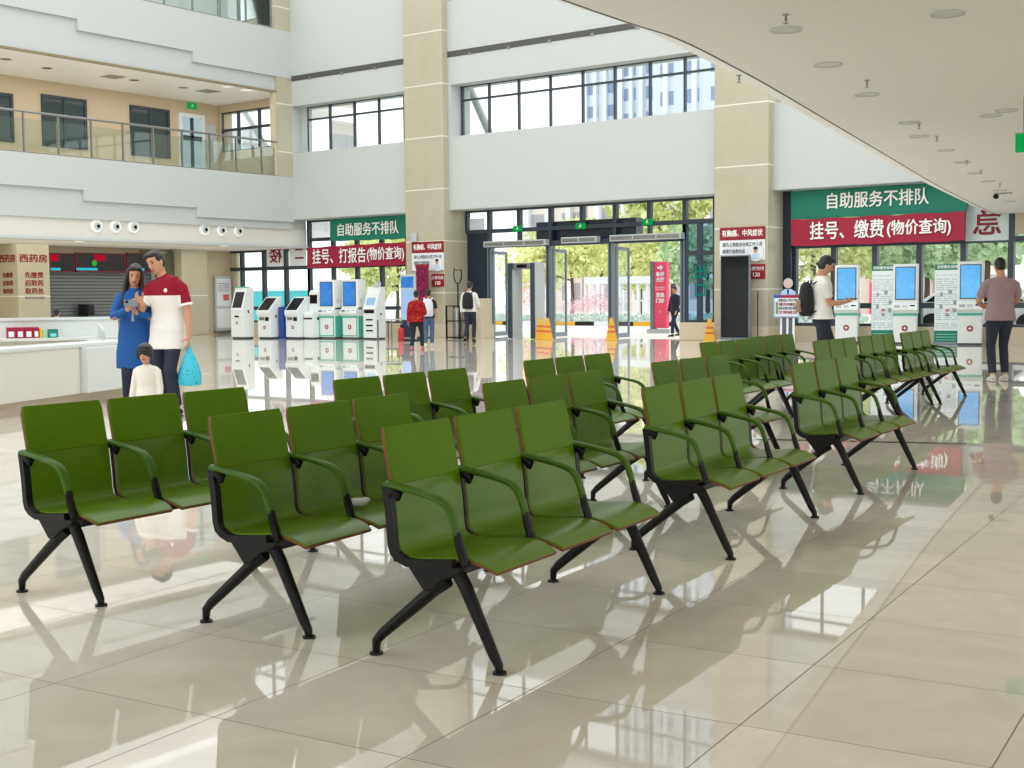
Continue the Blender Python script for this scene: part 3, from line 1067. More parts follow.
DL = [(786, 29, 'round light in the soffit, largest and nearest of the file along the slab edge'), (828, 64, 'round soffit light, second from the near end of the file along the slab edge'),
      (867, 94, 'round soffit light, third from the near end of the file along the slab edge'), (909, 122, 'round soffit light, fourth of the file, just before a sprinkler head'),
      (919, 136, 'round soffit light, fifth from the near end of the file'), (946, 150, 'round soffit light, sixth from the near end of the file'), (962, 162, 'round soffit light, seventh from the near end of the file'),
      (975, 173, 'round soffit light, eighth from the near end of the file'), (988, 181, 'round soffit light, ninth from the near end of the file'), (1000, 190, 'round soffit light close above the dome camera'),
      (1010, 201, 'farthest round soffit light, by the window front'),
      (948, 13, 'round soffit light set apart at the top right corner'), (1006, 110, 'round soffit light inward of the file, by the hanging exit sign'), (991, 115, 'round soffit light beside the one by the hanging exit sign')]
for px, py, lb in DL:
    downlight(px, py, 0.115, lb)
SPK = [(786, 14, 'sprinkler head above the largest soffit light'), (867, 80, 'sprinkler head between the second and third soffit lights'), (919, 123, 'sprinkler head touching the fourth soffit light'),
       (937, 136, 'sprinkler head beyond the fifth soffit light'), (967, 160, 'sprinkler head by the seventh soffit light'), (981, 170, 'sprinkler head by the eighth soffit light'), (1000, 183, 'sprinkler head by the ninth soffit light'), (739, 75, 'sprinkler head right at the slab edge')]
for px, py, lb in SPK:
    p = at(px, py, Z=ZSL - 0.02)
    m = MB().lathe([(0.026, 0), (0.024, -0.008), (0.009, -0.01), (0.009, -0.035), (0.013, -0.038), (0.013, -0.043), (0.005, -0.045), (0.005, -0.058), (0.02, -0.062), (0.02, -0.066)], (p.x, p.y, ZSL - 0.02), 14)
    tag(m.build('sprinkler', 'steel', smooth=True), lb, 'sprinkler', 'sprinkler heads in the right soffit')
p = at(996, 193, Z=ZSL - 0.02)
t = thing('security_camera', 'small dark dome camera on a bracket under the far soffit', 'camera', (p.x, p.y, ZSL - 0.02))
MB().box(-0.03, 0.3, -0.02, 0.02, -0.03, 0).build('bracket', 'steel', t)
MB().ball((-0.0, 0, -0.065), (0.055, 0.055, 0.05), 16).build('dome', 'screen_dark', t, smooth=True)
# hanging exit sign
p = at(1020, 143, Y=13.2)
t = thing('exit_sign', 'green exit sign hanging on rods from the soffit at the right edge', 'exit sign', (p.x + 0.12, p.y, p.z))
MB().box(-0.16, 0.16, -0.02, 0.02, -0.09, 0.09).build('panel', 'exit', t, bevel=0.004)
for x in (-0.09, 0.09):
    MB().loft([(x, 0, 0.09), (x, 0, ZSL - 0.02 - p.z)], 0.006, 6).build('rod', 'steel', t)
MB().box(-0.175, 0.175, -0.012, 0.012, 0.088, 0.1).build('rail', 'steel', t)


def running_man(parent, s=1.0, dx=0.0, face=-0.012):
    """white running-figure pictogram"""
    m = MB()
    y0, y1 = face, face + 0.004
    def pl(pts): m.prism([(dx + a * s, b * s) for a, b in pts], 'y', y0, y1)
    pl([(0.008 + .014 * math.cos(k * PI / 5), .052 + .014 * math.sin(k * PI / 5)) for k in range(10)])
    pl([(-.02, .03), (.01, .036), (.014, .0), (-.012, -.004)])
    pl([(-.012, -.002), (.012, .002), (.034, -.026), (.026, -.034), (.006, -.016), (-.03, -.05), (-.04, -.044)])
    pl([(-.02, .03), (-.046, .01), (-.04, .003), (-.012, .02)])
    pl([(.01, .034), (.04, .02), (.036, .011), (.01, .022)])
    return m.build('running_figure', 'white_text', parent)


running_man(t, 1.0, 0, -0.026)
for px, py, lb in ((517.6, 228.7, 'green exit sign over the entrance door with the metal detector'), (580.6, 226, 'green exit sign over the middle entrance door'), (647.4, 222, 'green exit sign over the entrance door facing the red totem')):
    p = at(px, py, Y=YG - 0.12)
    t = thing('exit_sign', lb, 'exit sign', tuple(p))
    MB().box(-0.17, 0.17, -0.02, 0.02, -0.09, 0.09).build('panel', 'exit', t, bevel=0.004)
    running_man(t, 1.0, 0, -0.026)
p = at(192, 106, X=XK + 0.06)
t = thing('exit_sign', 'green exit sign on the tan corridor wall above the white door', 'exit sign', tuple(p))
MB().box(-0.02, 0.02, -0.2, 0.2, -0.1, 0.1).build('panel', 'exit', t)
r_ = running_man(t, 1.1, 0, -0.026)
r_.rotation_euler = (0, 0, PI / 2)

# round swivel lamps on the lower balcony front
for k, (px, py) in enumerate(((96, 226), (115, 226.5), (133, 227), (204, 229.5), (221, 230.3), (238, 231))):
    p = at(px, py, X=XB - 0.2)
    names = ['first', 'second', 'third']
    t = thing('spot_lamp', '%s round white spot lamp of the %s trio under the balcony' % (names[k % 3], 'trio nearer the pharmacy pillar'.replace('trio ', '') if k < 3 else 'trio nearer the entrance'.replace('trio ', '')), 'spot lamp', tuple(p), 0, 'round spot lamps under the balcony')
    t['label'] = '%s round white spot lamp of the three %s' % (names[k % 3], 'above the woman and the pharmacy boards' if k < 3 else 'above the slanted kiosks')
    MB().lathe([(0.2, 0), (0.21, 0.03), (0.18, 0.06), (0.12, 0.05)], n=24, axis='x').build('lamp_ring', 'rim', t, smooth=True)
    MB().lathe([(0.118, 0.05), (0.11, 0.075), (0.06, 0.085)], (0, 0.02, 0), n=20, axis='x').build('lamp_body', 'kiosk_grey', t, smooth=True)
    MB().lathe([(0.06, 0.08), (0.05, 0.092)], (0, 0.03, -0.005), n=16, axis='x').build('lamp_lens', 'screen_dark', t, smooth=True)
# small recessed lamps in the lower soffits
for px, py, lb in ((79, 241, 'lit round recessed lamp under the balcony over the pharmacy boards'), (224, 245.5, 'lit round recessed lamp under the balcony by the entrance side')):
    p = at(px, py, Z=3.035)
    t = thing('recessed_lamp', lb, 'ceiling light', (p.x, p.y, 3.04))
    MB().lathe([(0.15, 0), (0.16, -0.015), (0.13, -0.02)], n=20).build('trim_ring', 'white', t)
    MB().lathe([(0.125, -0.022), (0.02, -0.024)], n=20).build('bulb_face', 'lamp', t)
for px, py, lb in ((6, 59, 'dark round fitting in the corridor ceiling at the left edge'), (47, 68, 'small round fitting in the corridor ceiling above the first dark window'), (113, 76.5, 'square dark grille in the corridor ceiling'), (134, 80, 'small round fitting in the corridor ceiling past the square grille'),
                   (183, 87.5, 'small round fitting in the corridor ceiling before the exit sign'), (208, 91, 'dark grille in the corridor ceiling near the end windows')):
    p = at(px, py, Z=8.35)
    m = MB().lathe([(0.16, 0), (0.17, -0.02), (0.12, -0.03)], (p.x, p.y, 8.36), 16) if 'round' in lb else MB().box(p.x - 0.3, p.x + 0.3, p.y - 0.3, p.y + 0.3, 8.335, 8.36)
    tag(m.build('ceiling_fitting', 'steel'), lb, 'ceiling fitting')
for k, (pa, pb) in enumerate(((222, 236), (240, 257))):
    p, q = at(pa, 86 + k * 3.2, Z=8.34), at(pb, 88.5 + k * 3.2, Z=8.34)
    y0, y1 = p.y, q.y
    m = MB().box(p.x - 0.2, p.x + 0.2, min(y0, y1) + .1, max(y0, y1) - .25, 8.34, 8.36)
    tag(m.build('light_panel', 'pane_lamp'), 'lit rectangular panel in the corridor ceiling, %s of the two' % ('nearer' if k == 0 else 'farther'), 'ceiling light')

# ================================================================== banners
YBN = 31.9


def cloth(name, corners, m, Y, label, sag=0.03):
    """hung banner between surveyed corners, gently rippled"""
    (ax, ay), (bx, by), (cx, cy), (dx_, dy) = corners     # TL TR BR BL
    P = [at(x, y, Y=Y) for x, y in ((ax, ay), (bx, by), (cx, cy), (dx_, dy))]
    mb = MB()
    N, K = 24, 4
    vs = []
    for s in (0, 1):
        for j in range(K + 1):
            for i in range(N + 1):
                u, v = i / N, j / K
                t = P[0].lerp(P[1], u)
                b = P[3].lerp(P[2], u)
                q = t.lerp(b, v)
                q.y += 0.015 * math.sin(u * 17) * v + s * 0.012
                q.z -= (0.02 * math.sin(u * PI * 4) ** 2 * (1 - v) + 0.02 * math.sin(u * PI * 3) ** 2 * v)
                vs.append(q)
    W = N + 1
    nb = W * (K + 1)
    fs = []
    for s in (0, nb):
        fs += [(s + j * W + i, s + j * W + i + 1, s + (j + 1) * W + i + 1, s + (j + 1) * W + i) for j in range(K) for i in range(N)]
    rim = [i for i in range(W)] + [j * W + N for j in range(1, K + 1)] + [K * W + i for i in range(N - 1, -1, -1)] + [j * W for j in range(K - 1, 0, -1)]
    fs += [(rim[i], rim[(i + 1) % len(rim)], rim[(i + 1) % len(rim)] + nb, rim[i] + nb) for i in range(len(rim))]
    mb.add(vs, fs)
    o = mb.build(name, m, smooth=True)
    return tag(o, label, 'banner'), P


def words(o, body, xa, xb, yc, Y, m, hpx, bold=0.012, wide=1.0):
    """lettering on a hung sign, between two surveyed points"""
    a, b = at(xa, yc[0], Y=Y), at(xb, yc[1], Y=Y)
    mid = (a + b) / 2
    h = (at(xa, yc[0] - hpx / 2, Y=Y) - at(xa, yc[0] + hpx / 2, Y=Y)).z
    return text(body, mid, h * 1.12, m, o, bold=bold, fit=(b - a).x)


o, P = cloth('banner', ((330, 219.5), (405.5, 214.5), (405.5, 238.5), (330, 241)), 'banner_green', YBN, 'green banner with seven pale characters over the slanted kiosks')
words(o, '自助服务不排队', 337, 398, (231.5, 227.5), YBN - 0.035, 'white_text', 12)
o, P = cloth('banner', ((307, 247.5), (406.3, 241.5), (406.3, 264.5), (307, 268)), 'banner_red', YBN - 0.12, 'crimson banner under the green one beside the first column')
words(o, '挂号、打报告', 312.5, 366, (258.5, 255.5), YBN - 0.155, 'white_text', 14)
words(o, '(物价查询)', 367, 404, (255.5, 253), YBN - 0.155, 'white_text', 12)
o, P = cloth('banner', ((791, 191.5), (968, 181), (966.5, 211.2), (791, 219.5)), 'banner_green', YBN, 'wide green banner high on the right window bay')
words(o, '自助服务不排队', 826, 928, (202.5, 197), YBN - 0.035, 'white_text', 15)
o, P = cloth('banner', ((791, 219.5), (965, 211), (965, 240), (791.5, 246)), 'banner_red', YBN - 0.12, 'wide crimson banner on the right window bay above the screen kiosks')
words(o, '挂号、缴费', 810, 884, (232.5, 229.5), YBN - 0.155, 'white_text', 17)
words(o, '(物价查询)', 887, 951, (229, 226.5), YBN - 0.155, 'white_text', 14)

# paper signs stuck in the upper lights, lettering facing outdoors
def pane_sign(pa, pb, ya, yb, ch, mirror, label, pc, yc, hp, bg=True):
    p, q = at(pa, ya, Y=YG - 0.09), at(pb, yb, Y=YG - 0.09)
    o = MB().box(p.x, q.x, YG - 0.09, YG - 0.085, q.z, p.z).build('window_letter_sign', mat('translucent_film', (206, 222, 220), 0.4) if not bg else 'paper')
    tag(o, label, 'sign')
    c = at(pc, yc, Y=YG - 0.1)
    h = (at(pc, yc - hp / 2, Y=YG - 0.1) - at(pc, yc + hp / 2, Y=YG - 0.1)).z
    text(ch, c, h * 1.1, 'red_text', o, mirror=mirror, bold=0.018)


pane_sign(266.5, 283.5, 247.5, 266, '楼', True, 'white window film with a dark red mirrored character left of the crimson banner', 275.5, 255.5, 17)
pane_sign(289, 306.5, 246.5, 265.5, '二', True, 'white window film with two dark red bars touching the crimson banner', 299, 254.5, 13)
pane_sign(966, 1008.5, 206, 240, '急', True, 'pale film with a large dark red mirrored character beside the wide crimson banner', 987, 223.5, 27, False)

# ================================================================== air curtains, detector, cones, cabinet, rack
for a, b, y0, y1, lb in ((485.5, 547.5, 240.2, 246.6, 'long grey air curtain over the first entrance door'), (563, 598.5, 237, 242.8, 'short grey air curtain over the middle entrance door'), (611.5, 683, 233.5, 240.5, 'long grey air curtain over the entrance door facing the red totem')):
    p, q = at(a, y0 + 1, Y=YG - 0.25), at(b, y1, Y=YG - 0.25)
    zc = (at((a + b) / 2, (y0 + y1) / 2, Y=YG - 0.25)).z
    t = thing('air_curtain', lb, 'air curtain', ((p.x + q.x) / 2, YG - 0.25, zc))
    L = q.x - p.x
    MB().rounded(-L / 2, L / 2, -0.13, 0.12, -0.09, 0.09, 0.03).build('casing', 'kiosk_grey', t, bevel=0.012)
    n = max(2, round(L / 0.75))
    for k in range(n):
        x0 = -L / 2 + 0.03 + k * (L - 0.06) / n
        MB().box(x0 + 0.02, x0 + (L - 0.06) / n - 0.02, -0.136, -0.128, -0.06, 0.05).build('grille', 'steel', t)
    MB().box(-L / 2, L / 2, -0.06, 0.06, -0.105, -0.088).build('outlet', 'frame', t)

p = at(527, 340.5, Z=0)
YD = 31.3
pl, pr = at(515.5, 300, Y=YD), at(538, 300, Y=YD)
ztop = at(527, 262.5, Y=YD).z
t = thing('metal_detector', 'walk-through metal detector gate of grey panels in the first entrance door', 'metal detector', ((pl.x + pr.x) / 2, YD, 0))
hw = (pr.x - pl.x) / 2
for sg in (-1, 1):
    pn = MB().rounded(sg * hw - 0.06, sg * hw + 0.06, -0.3, 0.3, 0, ztop, 0.05).build('side_panel', 'kiosk_grey', t, smooth=True)
    MB().box(sg * hw - 0.065, sg * hw + 0.065, -0.305, -0.24, 0.02, ztop - 0.02).build('edge_strip', 'frame', pn)
MB().box(-hw, hw, -0.24, 0.24, ztop - 0.2, ztop - 0.02).build('top_bar', 'steel', t, bevel=0.01)
MB().box(-0.18, 0.18, -0.25, -0.24, ztop - 0.16, ztop - 0.06).build('control_panel', 'screen_dark', t)


def cone(px, label, h=0.62, yc=31.0):
    c = at(px, 330, Y=yc)
    t = thing('warning_cone', label, 'cone', (c.x, yc, 0), 0.5, 'yellow warning cones at the entrance')
    m = MB()
    def sq(r, z): return [(-r, -r * .8, z), (r, -r * .8, z), (r, r * .8, z), (-r, r * .8, z)]
    vs = sq(0.17, 0) + sq(0.17, 0.02) + sq(0.15, 0.03) + sq(0.055, h * .93) + sq(0.045, h)
    fs = [(3, 2, 1, 0)] + [(k * 4 + i, k * 4 + (i + 1) % 4, k * 4 + 4 + (i + 1) % 4, k * 4 + 4 + i) for k in range(4) for i in range(4)] + [(16, 17, 18, 19)]
    m.add(vs, fs).build('body', 'yellow', t, bevel=0.012)
    b = MB()
    for z in (0.22, 0.36):
        r0 = 0.15 - (0.15 - 0.055) * (z - .03) / (h * .93 - .03)
        r1 = 0.15 - (0.15 - 0.055) * (z + .06 - .03) / (h * .93 - .03)
        f = 1.03
        vs = sq(r0 * f, z) + sq(r1 * f, z + 0.06)
        b.add(vs, [(i, (i + 1) % 4, 4 + (i + 1) % 4, 4 + i) for i in range(4)])
    b.build('warning_band', mat('orange_band', (206, 96, 30), 0.5), t)
    MB().loft([(-0.03, 0, h - .01), (-0.03, 0, h + 0.03), (0.03, 0, h + 0.03), (0.03, 0, h - .01)], 0.01, 8).build('handle', 'yellow', t)


cone(540.5, 'yellow warning cone by the metal detector, left of the close pair')
cone(547.5, 'yellow warning cone by the metal detector, right of the close pair', yc=30.62)
cone(611.5, 'yellow warning cone between the middle door and the door facing the totem')
cone(709.5, 'yellow warning cone at the foot of the second column by the stone kerb', yc=30.85)

c = at(482, 320, Y=31.2)
t = thing('stone_cabinet', 'cream stone cabinet against the dark panel beside the first entrance door', 'cabinet', (c.x, 31.2, 0))
MB().box(-0.2, 0.2, -0.25, 0.25, 0.42, 1.22).build('upper_box', 'stone', t, bevel=0.01)
MB().box(-0.28, 0.24, -0.3, 0.3, 0, 0.42).build('lower_box', 'stone', t, bevel=0.01)

c = at(457, 320, Y=30.3)
t = thing('equipment_rack', 'black open rack at the first column holding a steel bin', 'rack', (c.x, 30.3, 0))
for x in (-0.26, 0.26):
    for y in (-0.18, 0.18):
        MB().box(x - 0.02, x + 0.02, y - 0.02, y + 0.02, 0, 1.02).build('post', 'black', t)
for z in (0.05, 0.55, 1.0):
    MB().box(-0.28, 0.28, -0.2, -0.16, z - 0.015, z + 0.015).box(-0.28, 0.28, 0.16, 0.2, z - 0.015, z + 0.015).box(-0.28, -0.24, -0.2, 0.2, z - 0.015, z + 0.015).box(0.24, 0.28, -0.2, 0.2, z - 0.015, z + 0.015).build('shelf_frame', 'black', t)
m = MB().lathe([(0.15, 0), (0.155, 0.02), (0.155, 0.86), (0.15, 0.9), (0.12, 0.93)], (c.x + 0.03, 30.3, 0.0), 24)
tag(m.build('steel_bin', 'steel', smooth=True), 'tall round brushed steel bin inside the black rack', 'bin')
c = at(458, 300, Y=30.62)
ztp, zlo, zb_ = at(458, 268, Y=30.62).z, at(458, 284, Y=30.62).z, 0.2
t = thing('restraint_fork', 'long handled black security fork standing upright behind the rack', 'security fork', (c.x, 30.62, 0))
MB().loft([(0, 0, 0.0), (0, 0, zlo)], 0.022, 8).build('handle', 'black', t)
hwf = 0.15
MB().loft([(-hwf + .02, 0, ztp), (-hwf, 0, ztp - 0.1), (-hwf, 0, zlo + 0.2), (-hwf * .6, 0, zlo + 0.06), (0, 0, zlo), (hwf * .6, 0, zlo + 0.06), (hwf, 0, zlo + 0.2), (hwf, 0, ztp - 0.1), (hwf - .02, 0, ztp - .03)], 0.018, 8, (0, 1, 0)).build('fork_head', 'black', t, smooth=True)
MB().loft([(-hwf, 0, ztp - 0.06), (hwf, 0, ztp - 0.08)], 0.01, 6, (0, 1, 0)).build('cross_bar', 'black', t)

# teal neon characters on the tinted glass
o = text('出', at(700, 273, Y=YG - 0.12), 0.42, 'neon_teal', None, name='neon_character', bold=0.012)
tag(o, 'upper teal neon character on the dark blue glass by the second column', 'neon sign')
o = text('口', at(700, 291, Y=YG - 0.12), 0.42, 'neon_teal', None, name='neon_character', bold=0.012)
tag(o, 'lower teal square neon character on the dark blue glass by the second column', 'neon sign')
# ================================================================== kiosks on the left
def disc_logo(parent, x, y, z, r=0.05):
    m = MB().lathe([(r, 0), (r, -0.003)], (x, y, z), 20, 'y')
    m.build('logo_disc', 'sign_red', parent)
    m = MB().box(x - r * .55, x + r * .55, y - 0.006, y - 0.002, z - r * .14, z + r * .14)
    m.box(x - r * .14, x + r * .14, y - 0.006, y - 0.002, z - r * .55, z + r * .55)
    m.build('logo_cross', 'white_text', parent)


def on_slope(a, b, x0, x1, t0, t1, off, th=0.012):
    """thin slab lying on a sloping front running from a=(y,z) up to b, between fractions t0..t1"""
    ay, az = a
    by, bz = b
    L = math.hypot(by - ay, bz - az)
    ny, nz = -(bz - az) / L, (by - ay) / L
    p = [(ay + (by - ay) * t, az + (bz - az) * t) for t in (t0, t1)]
    poly = [(p[0][0] + ny * (off - th), p[0][1] + nz * (off - th)), (p[1][0] + ny * (off - th), p[1][1] + nz * (off - th)), (p[1][0] + ny * off, p[1][1] + nz * off), (p[0][0] + ny * off, p[0][1] + nz * off)]
    return MB().prism(poly, 'x', x0, x1)


def place(px, ytop, yb=338.5, xk=None):
    b = at(px, yb, Z=0)
    return b, at(px, ytop, Y=b.y).z


# first kiosk: tall, narrow slanted screen
b, h = place(243, 287.5)
W = 0.28
t = thing('slanted_kiosk', 'white kiosk with a narrow dark slanted screen, farthest along toward the notice cabinet', 'kiosk', (b.x, b.y, 0), 0, 'self-service machines')
a_, c_ = (-.26, h * .56), (-.06, h * .93)
MB().prism([(-.24, .05), (-.24, h * .5), a_, c_, (-.03, h), (.24, h), (.24, .05)], 'x', -W, W).build('casing', 'kiosk', t, bevel=0.012)
MB().box(-W + .03, W - .03, -.2, .2, 0, .05).build('base', 'frame', t)
on_slope(a_, c_, -W + .07, W - .07, .12, .95, .006).build('screen', 'screen_dark', t)
MB().box(-W + .02, W - .02, -.05, .1, h, h + .03).build('scanner_bar', 'teal', t)
MB().box(-.1, .1, -.252, -.236, h * .42, h * .45).build('slot', 'black', t)
disc_logo(t, 0, -.242, h * .31)
MB().box(W - .002, W + .004, -.03, .03, h * .5, h * .56).build('side_lock', 'black', t)
# two low kiosks with broad black slanted screens
for px, lb in ((269, 'low white kiosk with a broad black slanted screen, before the blue bin'), (297, 'low white kiosk with a broad black slanted screen, beside the printer cabinet')):
    b, h = place(px + 1, 296.5)
    W = 0.29
    t = thing('slanted_kiosk', lb, 'kiosk', (b.x, b.y, 0), 0, 'self-service machines')
    a_, c_ = (-.30, h * .66), (.12, h * .98)
    MB().prism([(-.24, .05), (-.24, h * .5), (-.30, h * .58), a_, c_, (.26, h), (.26, .05)], 'x', -W, W).build('casing', 'kiosk', t, bevel=0.012)
    MB().box(-W + .03, W - .03, -.2, .22, 0, .05).build('base', 'frame', t)
    on_slope(a_, c_, -W + .05, W - .05, .06, .94, .008).build('screen', 'screen_dark', t)
    MB().box(-.22, .02, -.25, -.236, h * .44, h * .53).build('card_reader', 'steel', t)
    MB().box(.06, .22, -.25, -.236, h * .42, h * .52).build('receipt_slot', 'black', t)
    disc_logo(t, 0.02, -.242, h * .27, .06)
    MB().box(W - .002, W + .004, -.03, .03, h * .5, h * .56).build('side_lock', 'black', t)
b, h = place(314, 290)
t = thing('printer_cabinet', 'white printer cabinet with a raised neck between the low kiosks and the tall screens', 'printer', (b.x, b.y, 0))
MB().prism([(-.25, .04), (-.25, h * .5), (-.2, h * .55), (.0, h * .57), (.02, h * .95), (.1, h), (.24, h * .96), (.24, .04)], 'x', -.2, .2).build('casing', 'kiosk', t, bevel=0.012)
MB().box(-.18, .18, -.2, .2, 0, .04).build('base', 'frame', t)
MB().box(-.18, .18, -.262, -.245, h * .4, h * .43).build('paper_slot', 'black', t)
MB().box(.195, .206, -.05, .03, h * .38, h * .44).build('side_lock', 'black', t)
MB().box(-.16, .16, .0, .018, h * .72, h * .9).build('display', 'screen_dark', t)
b, h = place(284.3, 307)
m = MB().rounded(b.x - .1, b.x + .1, b.y - .15, b.y + .2, 0, h, .03)
tag(m.build('blue_bin', mat('royal_blue_plastic', (28, 62, 140), 0.4), smooth=True), 'narrow royal blue bin between the two low black-screen kiosks', 'bin')


def tall_kiosk(px, ytop, yb, label, W, grp, light=True, Yfix=None):
    b, h = place(px, ytop, yb)
    if Yfix:
        b = at(px, 300, Y=Yfix)
        h = at(px, ytop, Y=Yfix).z
    t = thing('screen_kiosk', label, 'kiosk', (b.x, b.y, 0), .26 if Yfix else 0, grp)
    D = .15 if Yfix else .2
    MB().rounded(-W * .94, W * .94, -D + .04, D + .1, 0.05, h * .40, .03).build('cabinet', 'kiosk', t, smooth=True)
    MB().box(-W * .9, W * .9, -D + .06, D + .08, 0, .05).build('base', 'frame', t)
    MB().prism([(-D + .02, h * .385), (-D - .06, h * .43), (-D + .0, h * .50), (-D + .06, h * .53), (D + .1, h * .53), (D + .1, h * .385)], 'x', -W, W).build('control_shelf', 'kiosk', t, bevel=0.008)
    MB().rounded(-W, W, -D + .05, D + .04, h * .50, h, .035).build('head', 'kiosk', t, smooth=True)
    MB().box(-W * .8, W * .8, -D + .036, -D + .056, h * .555, h * .965).build('bezel', 'screen_dark', t)
    MB().box(-W * .74, W * .74, -D + .028, -D + .04, h * .565, h * .955).build('screen', 'screen' if light else 'screen_deep', t)
    MB().box(-W * .96, W * .96, -D + .032, -D + .045, h * .355, h * .385).build('teal_stripe', 'teal', t)
    for k, (x0, x1, z0, z1) in enumerate(((-.85, -.4, .47, .50), (-.25, .2, .475, .50), (.4, .8, .46, .50))):
        MB().prism([(-D - .035, h * z0 - .03), (-D - .045, h * z0 - .03), (-D - .01, h * z1 - .02), (-D, h * z1 - .02)], 'x', W * x0, W * x1).build(('card_reader', 'keypad', 'scanner')[k], ('steel', 'kiosk_grey', 'screen_dark')[k], t)
    MB().box(-W * .4, W * .3, -D - .052, -D - .03, h * .425, h * .44).build('receipt_slot', 'black', t)
    disc_logo(t, 0, -D + .036, h * .2, .075)
    if not light:
        f = MB()
        for x in (-W * .93, W * .85):
            f.box(x, x + W * .08, -D + .03, -D + .045, .08, h * .36)
        f.box(-W * .93, W * .93, -D + .03, -D + .045, .08, .11)
        f.build('teal_frame', 'teal', t)
        MB().box(W * .95, W * .99, -D + .1, D + .09, .06, h * .55).build('teal_side', 'teal', t)
    MB().box(W - .002, W + .012, -.04, .03, h * .62, h * .68).build('side_lock', 'kiosk_grey', t)
    return t


tall_kiosk(330.5, 280, 338.5, 'tall kiosk with deep blue screen and teal frame, next to the printer cabinet', .34, 'self-service machines', False)
tall_kiosk(353.5, 279.5, 338.7, 'tall kiosk with deep blue screen and teal frame, next to the pale-screen machine', .34, 'self-service machines', False)
b, h = place(375, 287, 339)
t = thing('card_kiosk', 'white kiosk with a small pale blue tilted screen and dark slots, beside the side table', 'kiosk', (b.x, b.y, 0), 0, 'self-service machines')
a_, c_ = (-.22, h * .62), (-.02, h * .97)
MB().prism([(-.24, .04), (-.24, h * .56), (-.3, h * .58), a_, c_, (.0, h), (.22, h), (.22, .04)], 'x', -.26, .26).build('casing', 'kiosk', t, bevel=0.012)
MB().box(-.23, .23, -.2, .2, 0, .04).build('base', 'frame', t)
on_slope(a_, c_, -.18, .18, .1, .5, .01).build('screen', 'screen_pale', t)
MB().box(-.2, .2, -.26, -.236, h * .5, h * .56).build('keypad', 'screen_dark', t)
for z in (.36, .25, .15):
    MB().box(-.14, .14, -.25, -.238, h * z, h * z + .045).build('slot', 'black', t)
MB().box(.02, .2, -.04, .1, h, h + .16).build('camera_head', 'kiosk_grey', t, bevel=.01)
MB().box(.258, .266, -.03, .03, h * .46, h * .5).build('side_lock', 'black', t)
# thin legged side table
b, h = place(390, 319, 341)
t = thing('side_table', 'thin legged metal side table next to the pale-screen machine', 'table', (b.x, b.y, 0))
MB().box(-.3, .3, -.25, .25, h - .03, h).build('table_top', 'kiosk_grey', t, bevel=.005)
for x in (-.27, .27):
    for y in (-.22, .22):
        MB().box(x - .015, x + .015, y - .015, y + .015, 0, h - .03).build('leg', 'steel', t)
b, h = place(401.2, 325, 341)
t = thing('fire_extinguisher', 'small red fire extinguisher standing left of the blue topped sign', 'fire extinguisher', (b.x, b.y, 0))
MB().lathe([(.075, 0), (.085, .02), (.085, h * .72), (.06, h * .82), (.03, h * .86)], n=16).build('cylinder', mat('extinguisher_red', (196, 24, 36), .35), t, smooth=True)
MB().box(-.02, .07, -.015, .015, h * .86, h).build('valve', 'black', t)
# blue topped standing sign and dark red display by the first column
b, h = place(409, 274.5, 340.5)
t = thing('standing_sign', 'white framed standing sign with blue top panel at the first column', 'sign', (b.x, b.y, 0))
MB().box(-.28, .28, -.04, .04, 0.03, h).build('frame', 'kiosk_grey', t, bevel=.01)
MB().box(-.24, .24, -.048, -.036, h * .8, h * .97).build('blue_header', 'screen_deep', t)
MB().box(-.22, .22, -.048, -.036, h * .32, h * .78).build('pale_panel', 'screen_pale', t)
MB().box(-.24, .24, -.047, -.036, h * .05, h * .31).build('lower_panel', mat('navy_panel', (40, 52, 84), .3), t)
MB().box(-.3, .3, -.16, .16, 0, .04).build('foot', 'black', t)
b = at(423, 330, Y=30.75)
h0, h1 = at(423, 303, Y=30.75).z, at(423, 267.5, Y=30.75).z
t = thing('display_board', 'dark red patterned display board on a post before the first column poster', 'display', (b.x, 30.75, 0))
MB().box(-.24, .24, -.03, .03, h0, h1).build('panel', spotted('magenta_led_pattern', (110, 26, 66), (206, 60, 100), 14, .28, .4), t)
MB().box(-.26, .26, -.035, .035, h1, h1 + .1).build('header', 'sign_red', t)
MB().loft([(0, 0, .02), (0, 0, h0)], .03, 8).build('post', 'black', t)
MB().box(-.25, .25, -.2, .2, 0, .03).build('base', 'black', t)


